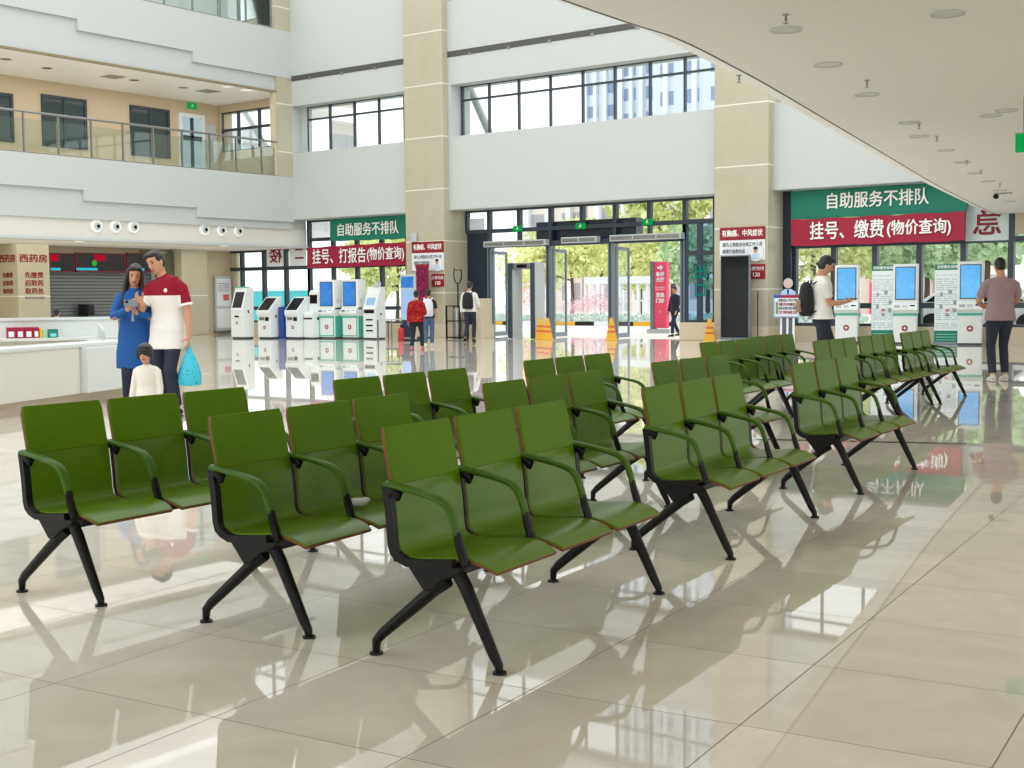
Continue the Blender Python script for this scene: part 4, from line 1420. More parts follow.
# posters on the two columns
def poster(xa, xb, ya, yb, label, hd, box_, circ, big):
    Y = YC - 0.015
    A, B = at(xa, ya, Y=Y), at(xb, yb, Y=Y)
    W, H = B.x - A.x, A.z - B.z
    t = thing('column_poster', label, 'poster', (A.x, Y, B.z))
    f = H * hd
    MB().box(0, W, -.012, .012, H * .36, H - f).build('white_sheet', 'paper', t)
    hdr = MB().box(0, W, -.014, .012, H - f, H).build('red_header', 'sign_red', t)
    text('有胸痛、中风症状', (W / 2, -.018, H - f / 2), f * .55, 'white_text', hdr, bold=.006, fit=W * .9)
    for k, s_ in enumerate(('请马上到急诊台找工作人员', '或拨打急救电话')):
        text(s_, (W * .06, -.018, H - f - H * (.09 + .13 * k)), H * .085, 'ink', t, align='LEFT', bold=.002, fit=W * (.88 if k == 0 else .5))
    bx = MB().box(W * .62, W, -.016, .012, 0, H * .28).build('red_box', 'sign_red', t)
    text('急救热线', (W * .81, -.02, H * .19), H * .085, 'white_text', bx)
    text('120', (W * .81, -.02, H * .075), H * .11, 'white_text', bx, bold=.004)
    cx, cz, r = W * .8, H * .5, W * .17
    ring = MB().lathe([(r, .0), (r, -.02)], (cx, 0, cz), 28, 'y').build('doctor_picture', 'paper', t)
    MB().lathe([(r * 1.06, .0), (r * 1.06, -.016)], (cx, 0, cz), 28, 'y').build('picture_rim', 'kiosk_grey', ring)
    MB().ball((cx, -.022, cz + r * .25), (r * .26, .004, r * .32), 14).build('printed_face', 'skin', ring)
    MB().ball((cx, -.024, cz + r * .52), (r * .3, .004, r * .2), 14).build('printed_hair', 'hair', ring)
    MB().prism([(cx - r * .55, cz - r * .75), (cx - r * .42, cz - r * .2), (cx - r * .1, cz - r * .02), (cx + r * .1, cz - r * .02), (cx + r * .42, cz - r * .2), (cx + r * .55, cz - r * .75)], 'y', -.0235, -.02).build('printed_coat', mat('pale_blue_coat', (196, 216, 232), .6), ring)
    return t


poster(720, 765, 228, 278.5, 'red and white poster on the second column, half hidden by the black screen', .25, None, None, True)
poster(412, 444, 242.3, 286.5, 'red and white poster on the first column, above the red-bloused woman', .25, None, None, True)
p = at(413.8, 237.5, Y=YC - .05)
tag(MB().rounded(p.x - .12, p.x + .12, YC - .09, YC - .001, p.z - .14, p.z + .14, .03).build('wall_speaker', 'kiosk_grey', smooth=True), 'small pale box fixed to the first column above its poster', 'speaker')
# big black standing screen before the second column
YB_ = 30.7
A, B = at(721, 255.6, Y=YB_), at(750, 336, Y=YB_)
t = thing('standing_screen', 'tall black standing screen leaning on nothing before the second column', 'screen', ((A.x + B.x) / 2, YB_, 0))
t['label'] = 'tall black glossy standing screen before the second column'
W = (B.x - A.x) / 2
MB().box(-W, W, -.04, .04, .08, A.z).build('housing', 'silver', t, bevel=.008)
MB().box(-W + .03, W - .03, -.05, -.038, .14, A.z - .03).build('glass_face', 'screen_dark', t)
MB().box(-W - .04, W + .04, -.2, .2, 0, .08).build('base', 'kiosk_grey', t, bevel=.01)
p = at(759.5, 300, Y=30.85)
t = thing('mop', 'thin dark mop leaning on the second column right of the black screen', 'mop', (p.x, 30.75, 0))
MB().loft([(-.12, .25, 1.35), (.0, .0, .08)], .014, 8).build('handle', 'black', t)
MB().box(-.2, .25, -.08, .08, 0, .07).build('mop_head', mat('navy_mop_cloth', (30, 44, 92), .9), t)

# flat standee: printed figure holding a notice board
YS = 31.0
sc_ = (at(790, 280, Y=YS).z - at(790, 290, Y=YS).z) / 10
o0 = at(788, 300, Y=YS)
zt = at(788, 278, Y=YS).z
t = thing('standee', 'flat printed standee of an officer in pale blue holding a notice board', 'standee', (o0.x, YS, 0))
def zz(y): return at(788, y, Y=YS).z
def xx(x): return (x - 788) * sc_ * 1.02
hd = MB().lathe([(.13, 0), (.13, -.015)], (xx(788.2), .0, zz(283.2)), 24, 'y').build('printed_head', mat('pale_grey_print', (190, 190, 196), .6), t)
MB().ball((xx(788.3), -.018, zz(284)), (.085, .004, .11), 14).build('printed_face', mat('printed_skin', (222, 176, 166), .6), hd)
MB().prism([(xx(779.5), zz(318)), (xx(780.5), zz(292)), (xx(785), zz(289)), (xx(791), zz(289)), (xx(796), zz(292)), (xx(796.5), zz(318))], 'y', -.015, 0).build('printed_shirt', mat('pale_blue_shirt_print', (170, 200, 232), .6), t)
MB().prism([(xx(787), zz(289.5)), (xx(789.3), zz(289.5)), (xx(788.6), zz(297)), (xx(787.6), zz(297))], 'y', -.019, -.014).build('printed_tie', 'dark', t)
lg = MB()
lg.prism([(xx(781.8), 0), (xx(781), zz(317)), (xx(787.8), zz(317)), (xx(786.5), 0)], 'y', -.015, 0)
lg.prism([(xx(788.8), 0), (xx(788.2), zz(317)), (xx(794.5), zz(317)), (xx(793.5), 0)], 'y', -.015, 0)
lg.build('printed_trousers', mat('dark_grey_print', (92, 92, 100), .7), t)
ed = MB()
for x in (781.0, 787.8, 794.2):
    ed.box(xx(x) - .03, xx(x) + .03, -.018, .003, 0, zz(318))
ed.build('white_outline', 'paper', t)
bd = MB().box(xx(773.5), xx(800.8), -.05, -.03, zz(317.4), zz(294.6)).build('notice_board', mat('pale_blue_board', (168, 186, 214), .5), t)
MB().box(xx(775), xx(799.5), -.056, -.048, zz(316), zz(298)).build('white_sheet', 'paper', bd)
MB().box(xx(774), xx(800.3), -.058, -.048, zz(297.8), zz(295)).build('header_strip', 'banner_red', bd)
MB().box(xx(774), xx(782), -.06, -.05, zz(297.8), zz(295)).build('blue_strip', mat('blue_strip', (50, 74, 150), .5), bd)
for k, s_ in enumerate(('排队叫号', '请勿插队', '保持安静', '文明就诊')):
    text(s_, (xx(789), -.06, zz(300.5 + k * 4)), .085, ('led_red' if k == 1 else 'ink') if False else ('sign_red' if k in (1, 3) else 'ink'), bd, bold=.003, wide=1.6)
MB().box(xx(776), xx(778.5), -.06, -.05, zz(314), zz(302)).build('printed_figure', mat('printed_green', (120, 150, 90), .6), bd)

# right hand kiosks and their roll-up banners
KY = 31.6
tall_kiosk(847, 265, 338, 'tall white kiosk with bright blue screen, faced by the man in the white shirt', .30, 'bright screen kiosks', True, KY)
tall_kiosk(905.5, 264, 341, 'tall white kiosk with bright blue screen between the two printed banners', .30, 'bright screen kiosks', True, KY)
tall_kiosk(970.5, 261.5, 343, 'tall white kiosk with bright blue screen nearest the man seen from behind', .30, 'bright screen kiosks', True, KY)


def rollup(pa, pb, yt, label):
    A, B = at(pa, yt, Y=KY + .30), at(pb, yt, Y=KY + .30)
    W, H = (B.x - A.x) / 2, A.z
    t = thing('roll_up_banner', label, 'banner stand', ((A.x + B.x) / 2, KY + .30, 0), .12, 'printed roll-up banners')
    MB().box(-W, W, -.008, .008, .05, H).build('sheet', mat('pale_printed_sheet', (232, 240, 240), .6), t)
    MB().box(-W, W, -.012, 0, H * .93, H).build('green_header', 'banner_green', t)
    MB().box(-W, W, -.012, 0, .05, H * .17).build('green_footer', 'banner_green', t)
    MB().box(-W - .02, W + .02, -.09, .09, 0, .06).build('base', 'silver', t, bevel=.01)
    text('自助服务指南', (0, -.016, H * .965), H * .042, 'white_text', t, bold=.003)
    ln = MB()
    rnd = random.Random(3)
    for k in range(26):
        z = H * (.20 + k * .0265)
        if k % 7 == 3:
            continue
        x = -W * .9
        while x < W * .85:
            l = rnd.uniform(.05, .2)
            ln.box(x, min(x + l, W * .9), -.013, -.007, z, z + H * .009)
            x += l + rnd.uniform(.02, .07)
    ln.build('printed_text', mat('grey_green_print', (176, 192, 194), .7), t)
    bx = MB()
    for x, z, w_, h_ in ((-.55, .60, .2, .05), (.1, .63, .3, .05), (.5, .5, .25, .05), (-.6, .45, .25, .05), (-.1, .35, .3, .035), (.45, .40, .3, .05)):
        bx.box(W * x, W * (x + w_), -.015, -.007, H * z, H * (z + h_))
    bx.build('printed_pattern', mat('grey_picture_print', (150, 158, 166), .6), t)
    MB().box(-W * .12, W * .2, -.015, -.007, H * .41, H * .435).build('printed_red_mark', mat('red_print_mark', (206, 90, 100), .6), t)
    w3 = MB()
    for k in range(3):
        w3.box(-W * .85, W * .8, -.015, -.008, H * (.05 + k * .035), H * (.058 + k * .035))
    w3.build('footer_text', mat('mint_print', (150, 214, 200), .6), t)


rollup(872.5, 894.5, 265.5, 'green headed printed roll-up banner left of the middle bright kiosk')
rollup(935.5, 959.8, 264.5, 'green headed printed roll-up banner left of the last bright kiosk')

# ================================================================== pharmacy signs and notice cabinet
for k, (pa, pb, lb) in enumerate(((49.5, 74.5, 'black red-edged board next to the pharmacy pillar'), (75.5, 126, 'black red-edged board with a green mark, over the pharmacy shutter'), (127, 151, 'black red-edged board behind the woman in blue'))):
    X = XK + .3
    y0, y1 = Y_(pa, X, 262), Y_(pb, X, 262)
    z1, z0 = at((pa + pb) / 2, 253, X=X).z, at((pa + pb) / 2, 272, X=X).z
    t = thing('led_board', lb, 'display board', (X, y0, z0))
    L, H = y1 - y0, z1 - z0
    MB().box(-.08, 0, 0, L, 0, H).build('panel', 'led_panel', t)
    fr = MB().box(0, .012, 0, L, 0, .03).box(0, .012, 0, L, H - .03, H).box(0, .012, 0, .03, 0, H).box(0, .012, L - .03, L, 0, H)
    fr.build('red_border', mat('dim_red_border', (120, 20, 36), .5), t)
    MB().box(0, .014, .04, L * (.42 if k != 2 else .7), .05, .13).build('cyan_text_bar', 'led_cyan', t)
    if k == 0:
        MB().box(0, .014, .04, L * .35, H - .26, H - .06).build('red_text_bar', 'led_red', t)
    if k == 1:
        MB().box(0, .014, L * .36, L * .58, H - .26, H - .06).build('red_text_bar', 'led_red', t)
        MB().ball((.01, L * .36, H - .34), (.01, .1, .1), 12).build('green_mark', 'led_green', t)
# lettering on the pharmacy pillar
t = thing('pillar_lettering', 'dark red pharmacy lettering on both faces of the cream pillar', 'sign', (XF + .004, 0, 0))
pc = (p0 + p1) / 2
text('西药房', (0, pc, at(34, 259, X=XF).z), .27, 'red_text', t, '+x', bold=.012, wide=1.25)
for k, (s_, sz) in enumerate((('先缴费', .2), ('后取药', .2), ('取药处', .2))):
    text(s_, (0, pc, at(34, 275.5 + 8 * k, X=XF).z), sz, 'red_text', t, '+x', wide=1.1, bold=.008)
text('请按号排队取药', (0, pc, at(34, 298, X=XF).z), .1, 'ink', t, '+x')
XL = XF - .55
text('西药房', (XL - XF, p0 - .006, at(9, 259, Y=p0).z), .26, 'red_text', t, '-y', bold=.012, wide=1.15)
for k, s_ in enumerate(('先缴费', '后取药', '取药处')):
    text(s_, (XL - XF, p0 - .006, at(9, 275.5 + 8 * k, Y=p0).z), .17, 'red_text', t, '-y', wide=1.1, bold=.008)
# monitor on the pharmacy counter
X = XK + .28
p = at(86, 304, X=X)
t = thing('counter_monitor', 'small black monitor on the pharmacy counter', 'monitor', (X, p.y, zs0))
MB().box(-.03, .03, -.3, .3, .12, .5).build('screen', 'screen_dark', t, bevel=.01)
MB().box(-.03, .02, -.05, .05, .02, .14).box(-.1, .1, -.14, .14, 0, .02).build('stand', 'black', t)
# notice cabinet
X = XK + .12
y0, y1 = Y_(215.5, X, 300), Y_(232, X, 300)
z1, z0 = at(224, 276, X=X).z, max(.12, at(224, 330.5, X=X).z)
t = thing('notice_cabinet', 'glass fronted notice cabinet with a red printed sheet, left of the first kiosk', 'cabinet', (X, y0, z0))
L, H = y1 - y0, z1 - z0
MB().box(-.1, 0, 0, L, 0, H).build('case', 'kiosk_grey', t, bevel=.01)
MB().box(0, .012, .06, L - .06, H * .45, H - .1).build('upper_sheet', 'paper', t)
MB().box(0, .012, .06, L - .06, .1, H * .40).build('lower_sheet', 'paper', t)
MB().box(.01, .016, L * .45, L * .8, H * .55, H * .66).build('red_print', mat('rose_print', (212, 90, 92), .6), t)
for k in range(5):
    MB().box(.01, .016, L * .15, L * .8, H * (.86 - k * .035), H * (.87 - k * .035)).build('printed_line', 'ink', t)
MB().box(-.1, .03, -.03, L + .03, -.05, 0).build('sill', 'silver', t)

# ================================================================== white reception desk
dA, dB = at(0, 419.5, Z=0), at(125, 399.5, Z=0)
du = (dB - dA).normalized()
dn = Vector((-du.y, du.x, 0))                  # points away from the hall, into the desk
if dn.dot(dA) < 0: dn = -dn
def dpt(s, q, z=0.0):
    v = dA + du * s + dn * q
    return (v.x, v.y, z)
LB = (dB - dA).length
desk = thing('reception_desk', 'long white reception desk at the left edge with a raised back panel', 'desk', (0, 0, 0))
def far(px, depth, z=0.0):
    """floor point under image column px at a distance along the camera's axis"""
    d = (px - 512) / FOC * CR + CW
    d = Vector((d.x, d.y)) / (Vector((d.x, d.y)).dot(Vector((CW.x, CW.y)).normalized()) )
    return (d.x * depth, d.y * depth, z)


def wall(path, th, z0, z1, side=1.0):
    """upright wall of thickness th along a floor path, thickness to the inside"""
    P = [(p[0], p[1]) for p in path]
    Q = offs(P, -th * side)
    n = len(P)
    m = MB()
    vs = [(p[0], p[1], z) for z in (z0, z1) for L_ in (P, Q) for p in L_]
    fs = []
    for k in range(n - 1):
        fs += [(k, k + 1, 2 * n + k + 1, 2 * n + k), (n + k, 3 * n + k, 3 * n + k + 1, n + k + 1), (2 * n + k, 2 * n + k + 1, 3 * n + k + 1, 3 * n + k), (k, n + k, n + k + 1, k + 1)]
    fs += [(0, 2 * n, 3 * n, n), (n - 1, 2 * n - 1, 4 * n - 1, 3 * n - 1)]
    return m.add(vs, fs)


DH = .75
LE = LB + .42
BKR, BKL = far(119, 17.5), far(-60, 16.6)
front = [dpt(-4, 0), dpt(-2, 0), dpt(0, 0), dpt(LE * .5, 0), dpt(LE - .3, 0), dpt(LE - .1, .02), dpt(LE, .09), dpt(LE + .05, .22)]
endw = [dpt(LE + .05, .22), dpt(LE + .1, .5)]
e2 = Vector(endw[-1])
BR = Vector(BKR)
endw += [tuple(e2.lerp(BR, .5)), tuple(e2.lerp(BR, .93)), tuple(BR + (Vector(BKL) - BR).normalized() * .03 + Vector((0, 0, 0)))]
back = [BKR, tuple(BR.lerp(Vector(BKL), .3)), tuple(BR.lerp(Vector(BKL), .65)), BKL]
shift = lambda path, d: [(p[0], p[1], 0) for p in offs([(q[0], q[1]) for q in path], d)]
wall(shift(front, .0), .10, .16, DH - .05).build('front_panel', 'desk', desk, smooth=True, angle=30)
wall(shift(front, .03), .42, DH - .05, DH).build('counter_top', 'desk', desk, smooth=True, bevel=.01, angle=30)
wall(shift(front, -.07), .08, 0, .16).build('kick_base', 'stone', desk)
wall(endw, .10, .16, DH - .05).build('end_panel', 'desk', desk, smooth=True, angle=30)
wall(shift(endw, .02), .30, DH - .05, DH).build('end_top', 'desk', desk, smooth=True, angle=30)
wall(shift(endw, -.07), .08, 0, .16).build('kick_base', 'stone', desk)
wall(back, .09, 0, 1.0).build('back_panel', 'desk', desk, smooth=True, angle=30)
wall(shift(back, .03), .15, 1.0, 1.035).build('back_ledge', 'desk', desk, smooth=True, angle=30)
wall(shift(back, -.09), .42, .74, .775).build('inner_shelf', 'desk', desk)
wall(shift(back, -.12), .04, 0.02, .74).build('shelf_support', 'desk2', desk)
sR = LE * .52
def slab_box(s0, s1, q0, q1, z0, z1):
    return MB().add([dpt(s, q, z) for z in (z0, z1) for s, q in ((s0, q0), (s1, q0), (s1, q1), (s0, q1))], [(0, 1, 2, 3), (7, 6, 5, 4), (0, 4, 5, 1), (1, 5, 6, 2), (2, 6, 7, 3), (3, 7, 4, 0)])
slab_box(-4.05, sR, -.012, .02, .16, DH - .05).build('recessed_panel', 'desk2', desk)
slab_box(sR + .02, LE - .25, -.10, .02, .16, DH - .05).build('front_block', 'desk', desk, bevel=.01)
slab_box(.1, LB - 1.2, 1.3, 1.8, 0, .55).build('work_table', mat('grey_work_table', (168, 166, 158), .5), desk)
v0, v1 = Vector(far(100.5, 17.1, .80)), Vector(far(105, 16.4, .72))
MB().bar(v0, v1, .03, .30, (0, 0, 1)).build('divider', 'kiosk_grey', desk)


# things on the desk's inner shelf
bd_ = (BR - Vector(BKL)).normalized()
rz_d = math.atan2(bd_.y, bd_.x)
bn_ = Vector(wall(shift(back, -.28), .01, 0, 1).v[0])
def shelf_at(px):
    """point on the middle of the inner shelf seen at image column px"""
    sp_ = [Vector(q) for q in shift(back, -.28)]
    best = None
    for i in range(len(sp_) - 1):
        for j in range(60):
            v = sp_[i].lerp(sp_[i + 1], j / 60)
            d = v - CO
            x = 512 + FOC * d.dot(CR) / d.dot(CW)
            if best is None or abs(x - px) < best[0]:
                best = (abs(x - px), v.copy())
    return best[1]
for k, (pa, pb, mt, lb, hh) in enumerate(((8.5, 18, 'banner_red', 'first red and white leaflet box on the desk shelf, at its left end', .14), (18, 26.5, 'banner_red', 'second red and white leaflet box on the desk shelf', .14), (26.5, 35, 'banner_red', 'third red and white leaflet box on the desk shelf', .14),
                                          (35, 41.5, 'banner_red', 'last red and white leaflet box, beside the orange packet', .14), (41.5, 44.5, 'yellow', 'small orange packet between the red boxes and the green box', .12), (45, 49, 'led_panel', 'small pale green packet on the desk shelf', .1), (49.5, 60, 'banner_green', 'green box at the right end of the desk shelf row', .11))):
    s0, s1 = shelf_at(pa), shelf_at(pb)
    md = (s0 + s1) / 2
    t = thing('leaflet_box' if k < 4 else 'packet' if k < 6 else 'green_box', lb, 'box', (md.x, md.y, .775), rz_d, 'boxes on the reception desk shelf')
    w_ = (s1 - s0).length * .47
    MB().box(-w_, w_, -.07, .07, 0, hh).build('carton', mt if k != 5 else mat('pale_green_packet', (150, 200, 160), .5), t, bevel=.004)
    sgn = -1
    if k < 4 or k == 6:
        MB().box(-w_ * .6, w_ * .6, sgn * .071 - .002, sgn * .071 + .002, hh * .12, hh * .62 if k < 4 else hh * .5).build('white_label', 'paper' if k < 4 else mat('cyan_label', (120, 210, 215), .5), t)
# ================================================================== people
def ik(a, c, l1, l2, pole):
    a, c, pole = Vector(a), Vector(c), Vector(pole)
    d = c - a
    L = min(d.length, l1 + l2 - 0.004)
    d.normalize()
    x = (l1 * l1 - l2 * l2 + L * L) / (2 * L)
    h = math.sqrt(max(l1 * l1 - x * x, 0))
    p = pole - d * pole.dot(d)
    p.normalize()
    return a + d * x + p * h, a + d * L


def hand(mb, wr, d, nrm, side, curl=.5):
    """palm, four unequal bent fingers and a side thumb; nrm = way the palm faces"""
    wr, d, nrm = Vector(wr), Vector(d).normalized(), Vector(nrm)
    nrm = (nrm - d * nrm.dot(d)).normalized()
    ac = d.cross(nrm) * side                     # towards the thumb
    mb.loft([wr - d * .03, wr, wr + d * .03, wr + d * .075, wr + d * .095], [(.026, .019), (.027, .018), (.036, .017), (.041, .015), (.038, .011)], 10, ac)
    for i, ln in enumerate((.072, .080, .075, .060)):
        p = wr + d * (.086 - .004 * abs(i - 1.2)) + ac * (.031 - i * .0207)
        pts, q = [p - d * .02, p], p
        dr = d + ac * (.10 - .07 * i)
        for j, fr in enumerate((.45, .31, .24)):
            an = curl * (.55 + .5 * j)
            q = q + (dr * math.cos(an) + nrm * math.sin(an)).normalized() * ln * fr
            pts.append(q)
        mb.loft(pts, [.0098, .0095, .009, .0082, .0068], 8, ac)
    tb = wr + d * .022 + ac * .024
    td = (d * .62 + ac * .62 + nrm * .42).normalized()
    mb.loft([tb, tb + td * .035, tb + td * .06 + nrm * curl * .008, tb + td * .08 + nrm * curl * .02], [.0135, .0125, .0105, .008], 8, nrm)


def human(label, h, loc, face, P, top, bot, shoe='black', vox=.011, hair='short', hairm='hair', sleeves='short', skin='skin', top_hem=.86, fat=1.0, head_scale=1.0, female=False, cuff=None, face_on=True):
    """one continuous body with hair and clothes as children; face = ground direction looked along"""
    k = h / 1.75
    SK = Matrix.Scale(k, 4)
    root = thing('person', label, 'person', loc, math.atan2(-face[0], face[1]))
    lean, hy, hp, hr = P.get('lean', 0), P.get('yaw', 0), P.get('pitch', 0), P.get('roll', 0)
    hx = P.get('hx', 0)
    def B(x, y, z): return Vector((x + hx * max(0, min(1, (z - 1.40) / .14)), y + lean * max(0, z - .95) , z))
    sw = (.165 if female else .182) * fat
    sh = {1: B(sw, -.012, 1.378), -1: B(-sw, -.012, 1.378)}
    hip = {1: Vector((.088, 0, .915)), -1: Vector((-.088, 0, .915))}
    ft = {1: Vector(P.get('rf', (.1, 0, .07))), -1: Vector(P.get('lf', (-.1, 0, .07)))}
    wr = {1: Vector(P.get('rh', (.27, .04, .80))), -1: Vector(P.get('lh', (-.27, .04, .80)))}
    pole = {1: Vector(P.get('rp', (.4, -1, -.2))), -1: Vector(P.get('lp', (-.4, -1, -.2)))}
    kp = P.get('knee', (0, 1, 0))
    arm, leg = {}, {}
    for s in (1, -1):
        e, w_ = ik(sh[s], wr[s], .285, .25, pole[s])
        kn, an = ik(hip[s], ft[s] + Vector((0, -.03, .02)), .435, .425, kp)
        arm[s], leg[s] = (e, w_), (kn, an)
    tor = [(.80, .10, .09), (.87, .155, .105), (.93, .168, .112), (1.0, .158, .108), (1.1, .138 if female else .148, .098), (1.2, .148 if female else .158, .106), (1.3, .163 if female else .175, .112), (1.38, .160 if female else .17, .1), (1.435, .115, .078), (1.47, .062, .06), (1.52, .052, .055), (1.57, .05, .054)]
    # ---- head placement
    hc = B(0, .018, 1.635)
    RM = Matrix.Rotation(hy, 3, 'Z') @ Matrix.Rotation(hr, 3, 'Y') @ Matrix.Rotation(hp, 3, 'X')
    HS = head_scale
    nk = B(0, 0, 1.52)
    def H(v): return nk + RM @ ((Vector(v) * HS) + Vector((0, .02, .115 * HS)))
    m = MB()
    m.loft([B(0, 0, z) for z, a, b in tor], [(a * fat * .94, b * fat * .94) for z, a, b in tor], 18)
    # head
    hs = [(-.118, .022, .028, .048), (-.105, .042, .045, .035), (-.075, .058, .068, .018), (-.035, .068, .084, .006), (.01, .073, .092, .0), (.05, .074, .095, -.006), (.085, .062, .082, -.012), (.108, .038, .052, -.014), (.118, .012, .018, -.014)]
    pts = [H((0, y, z)) for z, a, b, y in hs]
    m.loft(pts, [(a * HS, b * HS) for z, a, b, y in hs], 18, RM @ Vector((1, 0, 0)))
    m.loft([H((0, .082, .015)), H((0, .098, -.012)), H((0, .108, -.028)), H((0, .09, -.036))], [.008 * HS, .011 * HS, .014 * HS, .010 * HS], 8)
    m.ball(H((0, .078, -.062)), (.020 * HS, .012 * HS, .010 * HS), 8)
    for s in (1, -1):
        m.ball(H((s * .074, -.008, -.008)), (.011 * HS, .02 * HS, .032 * HS), 8, M=RM)
        e, w_ = arm[s]
        a = sh[s]
        m.loft([B(s * .06, -.008, 1.42), B(s * sw * .80, -.01, 1.398), a.lerp(e, .04) + Vector((s * .004, 0, 0)), a.lerp(e, .35), a.lerp(e, .75), e, e.lerp(w_, .3), e.lerp(w_, .7), w_], [.04, .046, .05, .048, .042, .038, .041, .034, .026], 10)
        d = P.get('rd' if s > 0 else 'ld', None)
        d = Vector(d) if d else (w_ - e).normalized()
        nrm = P.get('rn' if s > 0 else 'ln', (-s, 0, 0))
        hand(m, w_, d, nrm, s, P.get('curl', .55))
        kn, an = leg[s]
        m.loft([hip[s] + Vector((0, 0, .02)), hip[s].lerp(kn, .3), hip[s].lerp(kn, .7), kn, kn.lerp(an, .3), kn.lerp(an, .75), an], [.085, .08, .062, .053, .054, .04, .034], 10)
        toe = P.get('rt' if s > 0 else 'lt', (0, 1, 0))
        toe = Vector(toe).normalized()
        m.loft([an + Vector((0, 0, .01)), an - toe * .03 + Vector((0, 0, -.04)), an + toe * .07 + Vector((0, 0, -.055)), an + toe * .15 + Vector((0, 0, -.064))], [.034, .04, .036, .022], 8)
    m.move(SK).build('body', skin, root, remesh=vox * k, iters=3)
    # ---- face features
    if face_on:
        ey = MB()
        for s in (1, -1):
            ey.ball(H((s * .031, .082, .008)), (.013 * HS, .010 * HS, .006 * HS), 10, M=RM)
        ey.move(SK).build('eye', 'hair', root, smooth=True)
        br = MB()
        for s in (1, -1):
            br.loft([H((s * .015, .090, .027)), H((s * .032, .089, .032)), H((s * .049, .078, .026))], [.003 * HS, .004 * HS, .0025 * HS], 6)
        br.move(SK).build('eyebrow', 'hair', root, smooth=True)
        MB().ball(H((0, .089, -.062)), (.022 * HS, .006 * HS, .007 * HS), 10, M=RM).move(SK).build('mouth', 'lips', root, smooth=True)
    # ---- hair
    m = MB()
    if hair == 'buzz':
        m.ball(H((0, -.022, .028)), (.079 * HS, .096 * HS, .096 * HS), 18, M=RM)
        m.ball(H((0, -.045, -.02)), (.07 * HS, .07 * HS, .07 * HS), 14, M=RM)
    else:
        m.ball(H((0, -.02, .034)), (.084 * HS, .101 * HS, .100 * HS), 18, M=RM)
        m.ball(H((0, -.045, -.02)), (.076 * HS, .074 * HS, .075 * HS), 14, M=RM)
        m.ball(H((.02, .045, .088)), (.055 * HS, .05 * HS, .035 * HS), 12, M=RM)
        m.ball(H((-.025, .04, .09)), (.05 * HS, .05 * HS, .03 * HS), 12, M=RM)
    if hair == 'long':
        for s in (1, -1):
            m.loft([H((s * .06, .0, .06)), H((s * .082, .01, -.02)), H((s * .088, .0, -.12)), B(s * .12, .05, 1.33), B(s * .11, .09, 1.2)], [(.03, .05), (.028, .05), (.03, .055), (.035, .045), (.012, .02)], 10, (1, 0, 0))
        m.loft([H((0, -.07, .04)), H((0, -.095, -.1)), B(0, -.1, 1.34), B(0, -.12, 1.2)], [(.07, .04), (.09, .04), (.11, .04), (.08, .02)], 12, (1, 0, 0))
    if hair == 'bob':
        m.ball(H((0, -.012, .03)), (.098 * HS, .108 * HS, .103 * HS), 18, M=RM)
        for s in (1, -1):
            m.loft([H((s * .07, .02, .06)), H((s * .088, .015, -.01)), H((s * .082, .0, -.075))], [(.03, .06), (.025, .06), (.015, .04)], 10, (1, 0, 0))
        m.loft([H((-.06, .083, .052)), H((0, .096, .056)), H((.06, .083, .052))], [(.03, .02), (.034, .02), (.03, .02)], 8, (0, 0, 1))
        m.loft([H((0, -.08, .05)), H((0, -.1, -.03)), H((0, -.085, -.09))], [(.07, .04), (.085, .04), (.07, .02)], 12, (1, 0, 0))
    if hair == 'bun':
        m.ball(H((0, -.1, .05)), (.045, .045, .045), 12)
    m.move(SK).build('hair', hairm, root, remesh=vox * k, iters=1)
    # ---- top
    g = 1.09
    m = MB()
    hem = [(z, a, b) for z, a, b in tor if z > top_hem and z < 1.45]
    z0 = top_hem
    base = [(z0, .222, .180)] + ([(.75, .218, .170)] if z0 < .7 else []) + [(z, (.196 if z < .96 else .184 if z < 1.05 else max(a, .156) * 1.06), (.150 if z < .96 else .132 if z < 1.05 else b * 1.13 + .006)) for z, a, b in hem if z > .82] + [(1.445, .104, .08), (1.475, .068, .066)]
    m.loft([B(0, 0, z) for z, a, b in base], [(a * fat, b * fat) for z, a, b in base], 20)
    sl = MB()
    for s in (1, -1):
        e, w_ = arm[s]
        a = sh[s]
        if sleeves == 'short':
            pts, r = [B(s * .06, -.008, 1.42), B(s * sw * .80, -.01, 1.395), a.lerp(e, .06), a.lerp(e, .35), a.lerp(e, .72)], [.046, .054, .060, .063, .062]
        elif sleeves == 'none':
            continue
        else:
            pts, r = [B(s * .06, -.008, 1.42), B(s * sw * .80, -.01, 1.395), a.lerp(e, .06), a.lerp(e, .4), e, e.lerp(w_, .4), e.lerp(w_, .93)], [.046, .053, .059, .058, .053, .049, .039]
        m.loft(pts, [x * (1 if not female else .92) * min(fat, 1.1) for x in r], 12)
        if cuff:
            MB().loft([a.lerp(e, .66), a.lerp(e, .735)], [.066, .066], 14).move(SK).build('sleeve_band', cuff, root, smooth=True)
    m.move(SK).build('shirt', top, root, remesh=max(vox, .011) * k, iters=2)
    if cuff:
        m = MB()
        for s in (1, -1):
            m.loft([B(s * .02, .07, 1.42), B(s * .05, .055, 1.475), B(s * .07, .0, 1.50), B(0 + s * .03, -.06, 1.505), B(0, -.068, 1.505)], [(.006, .018)] * 5, 8)
        m.move(SK).build('collar', top, root, smooth=True)
    # ---- trousers
    m = MB()
    tr = [(max(.80, .80), .11, .098), (.87, .165, .115), (.93, .174, .119), (1.0, .163, .113), (1.02, .160, .112)]
    m.loft([B(0, 0, z) for z, a, b in tr], [(a * fat, b * fat) for z, a, b in tr], 18)
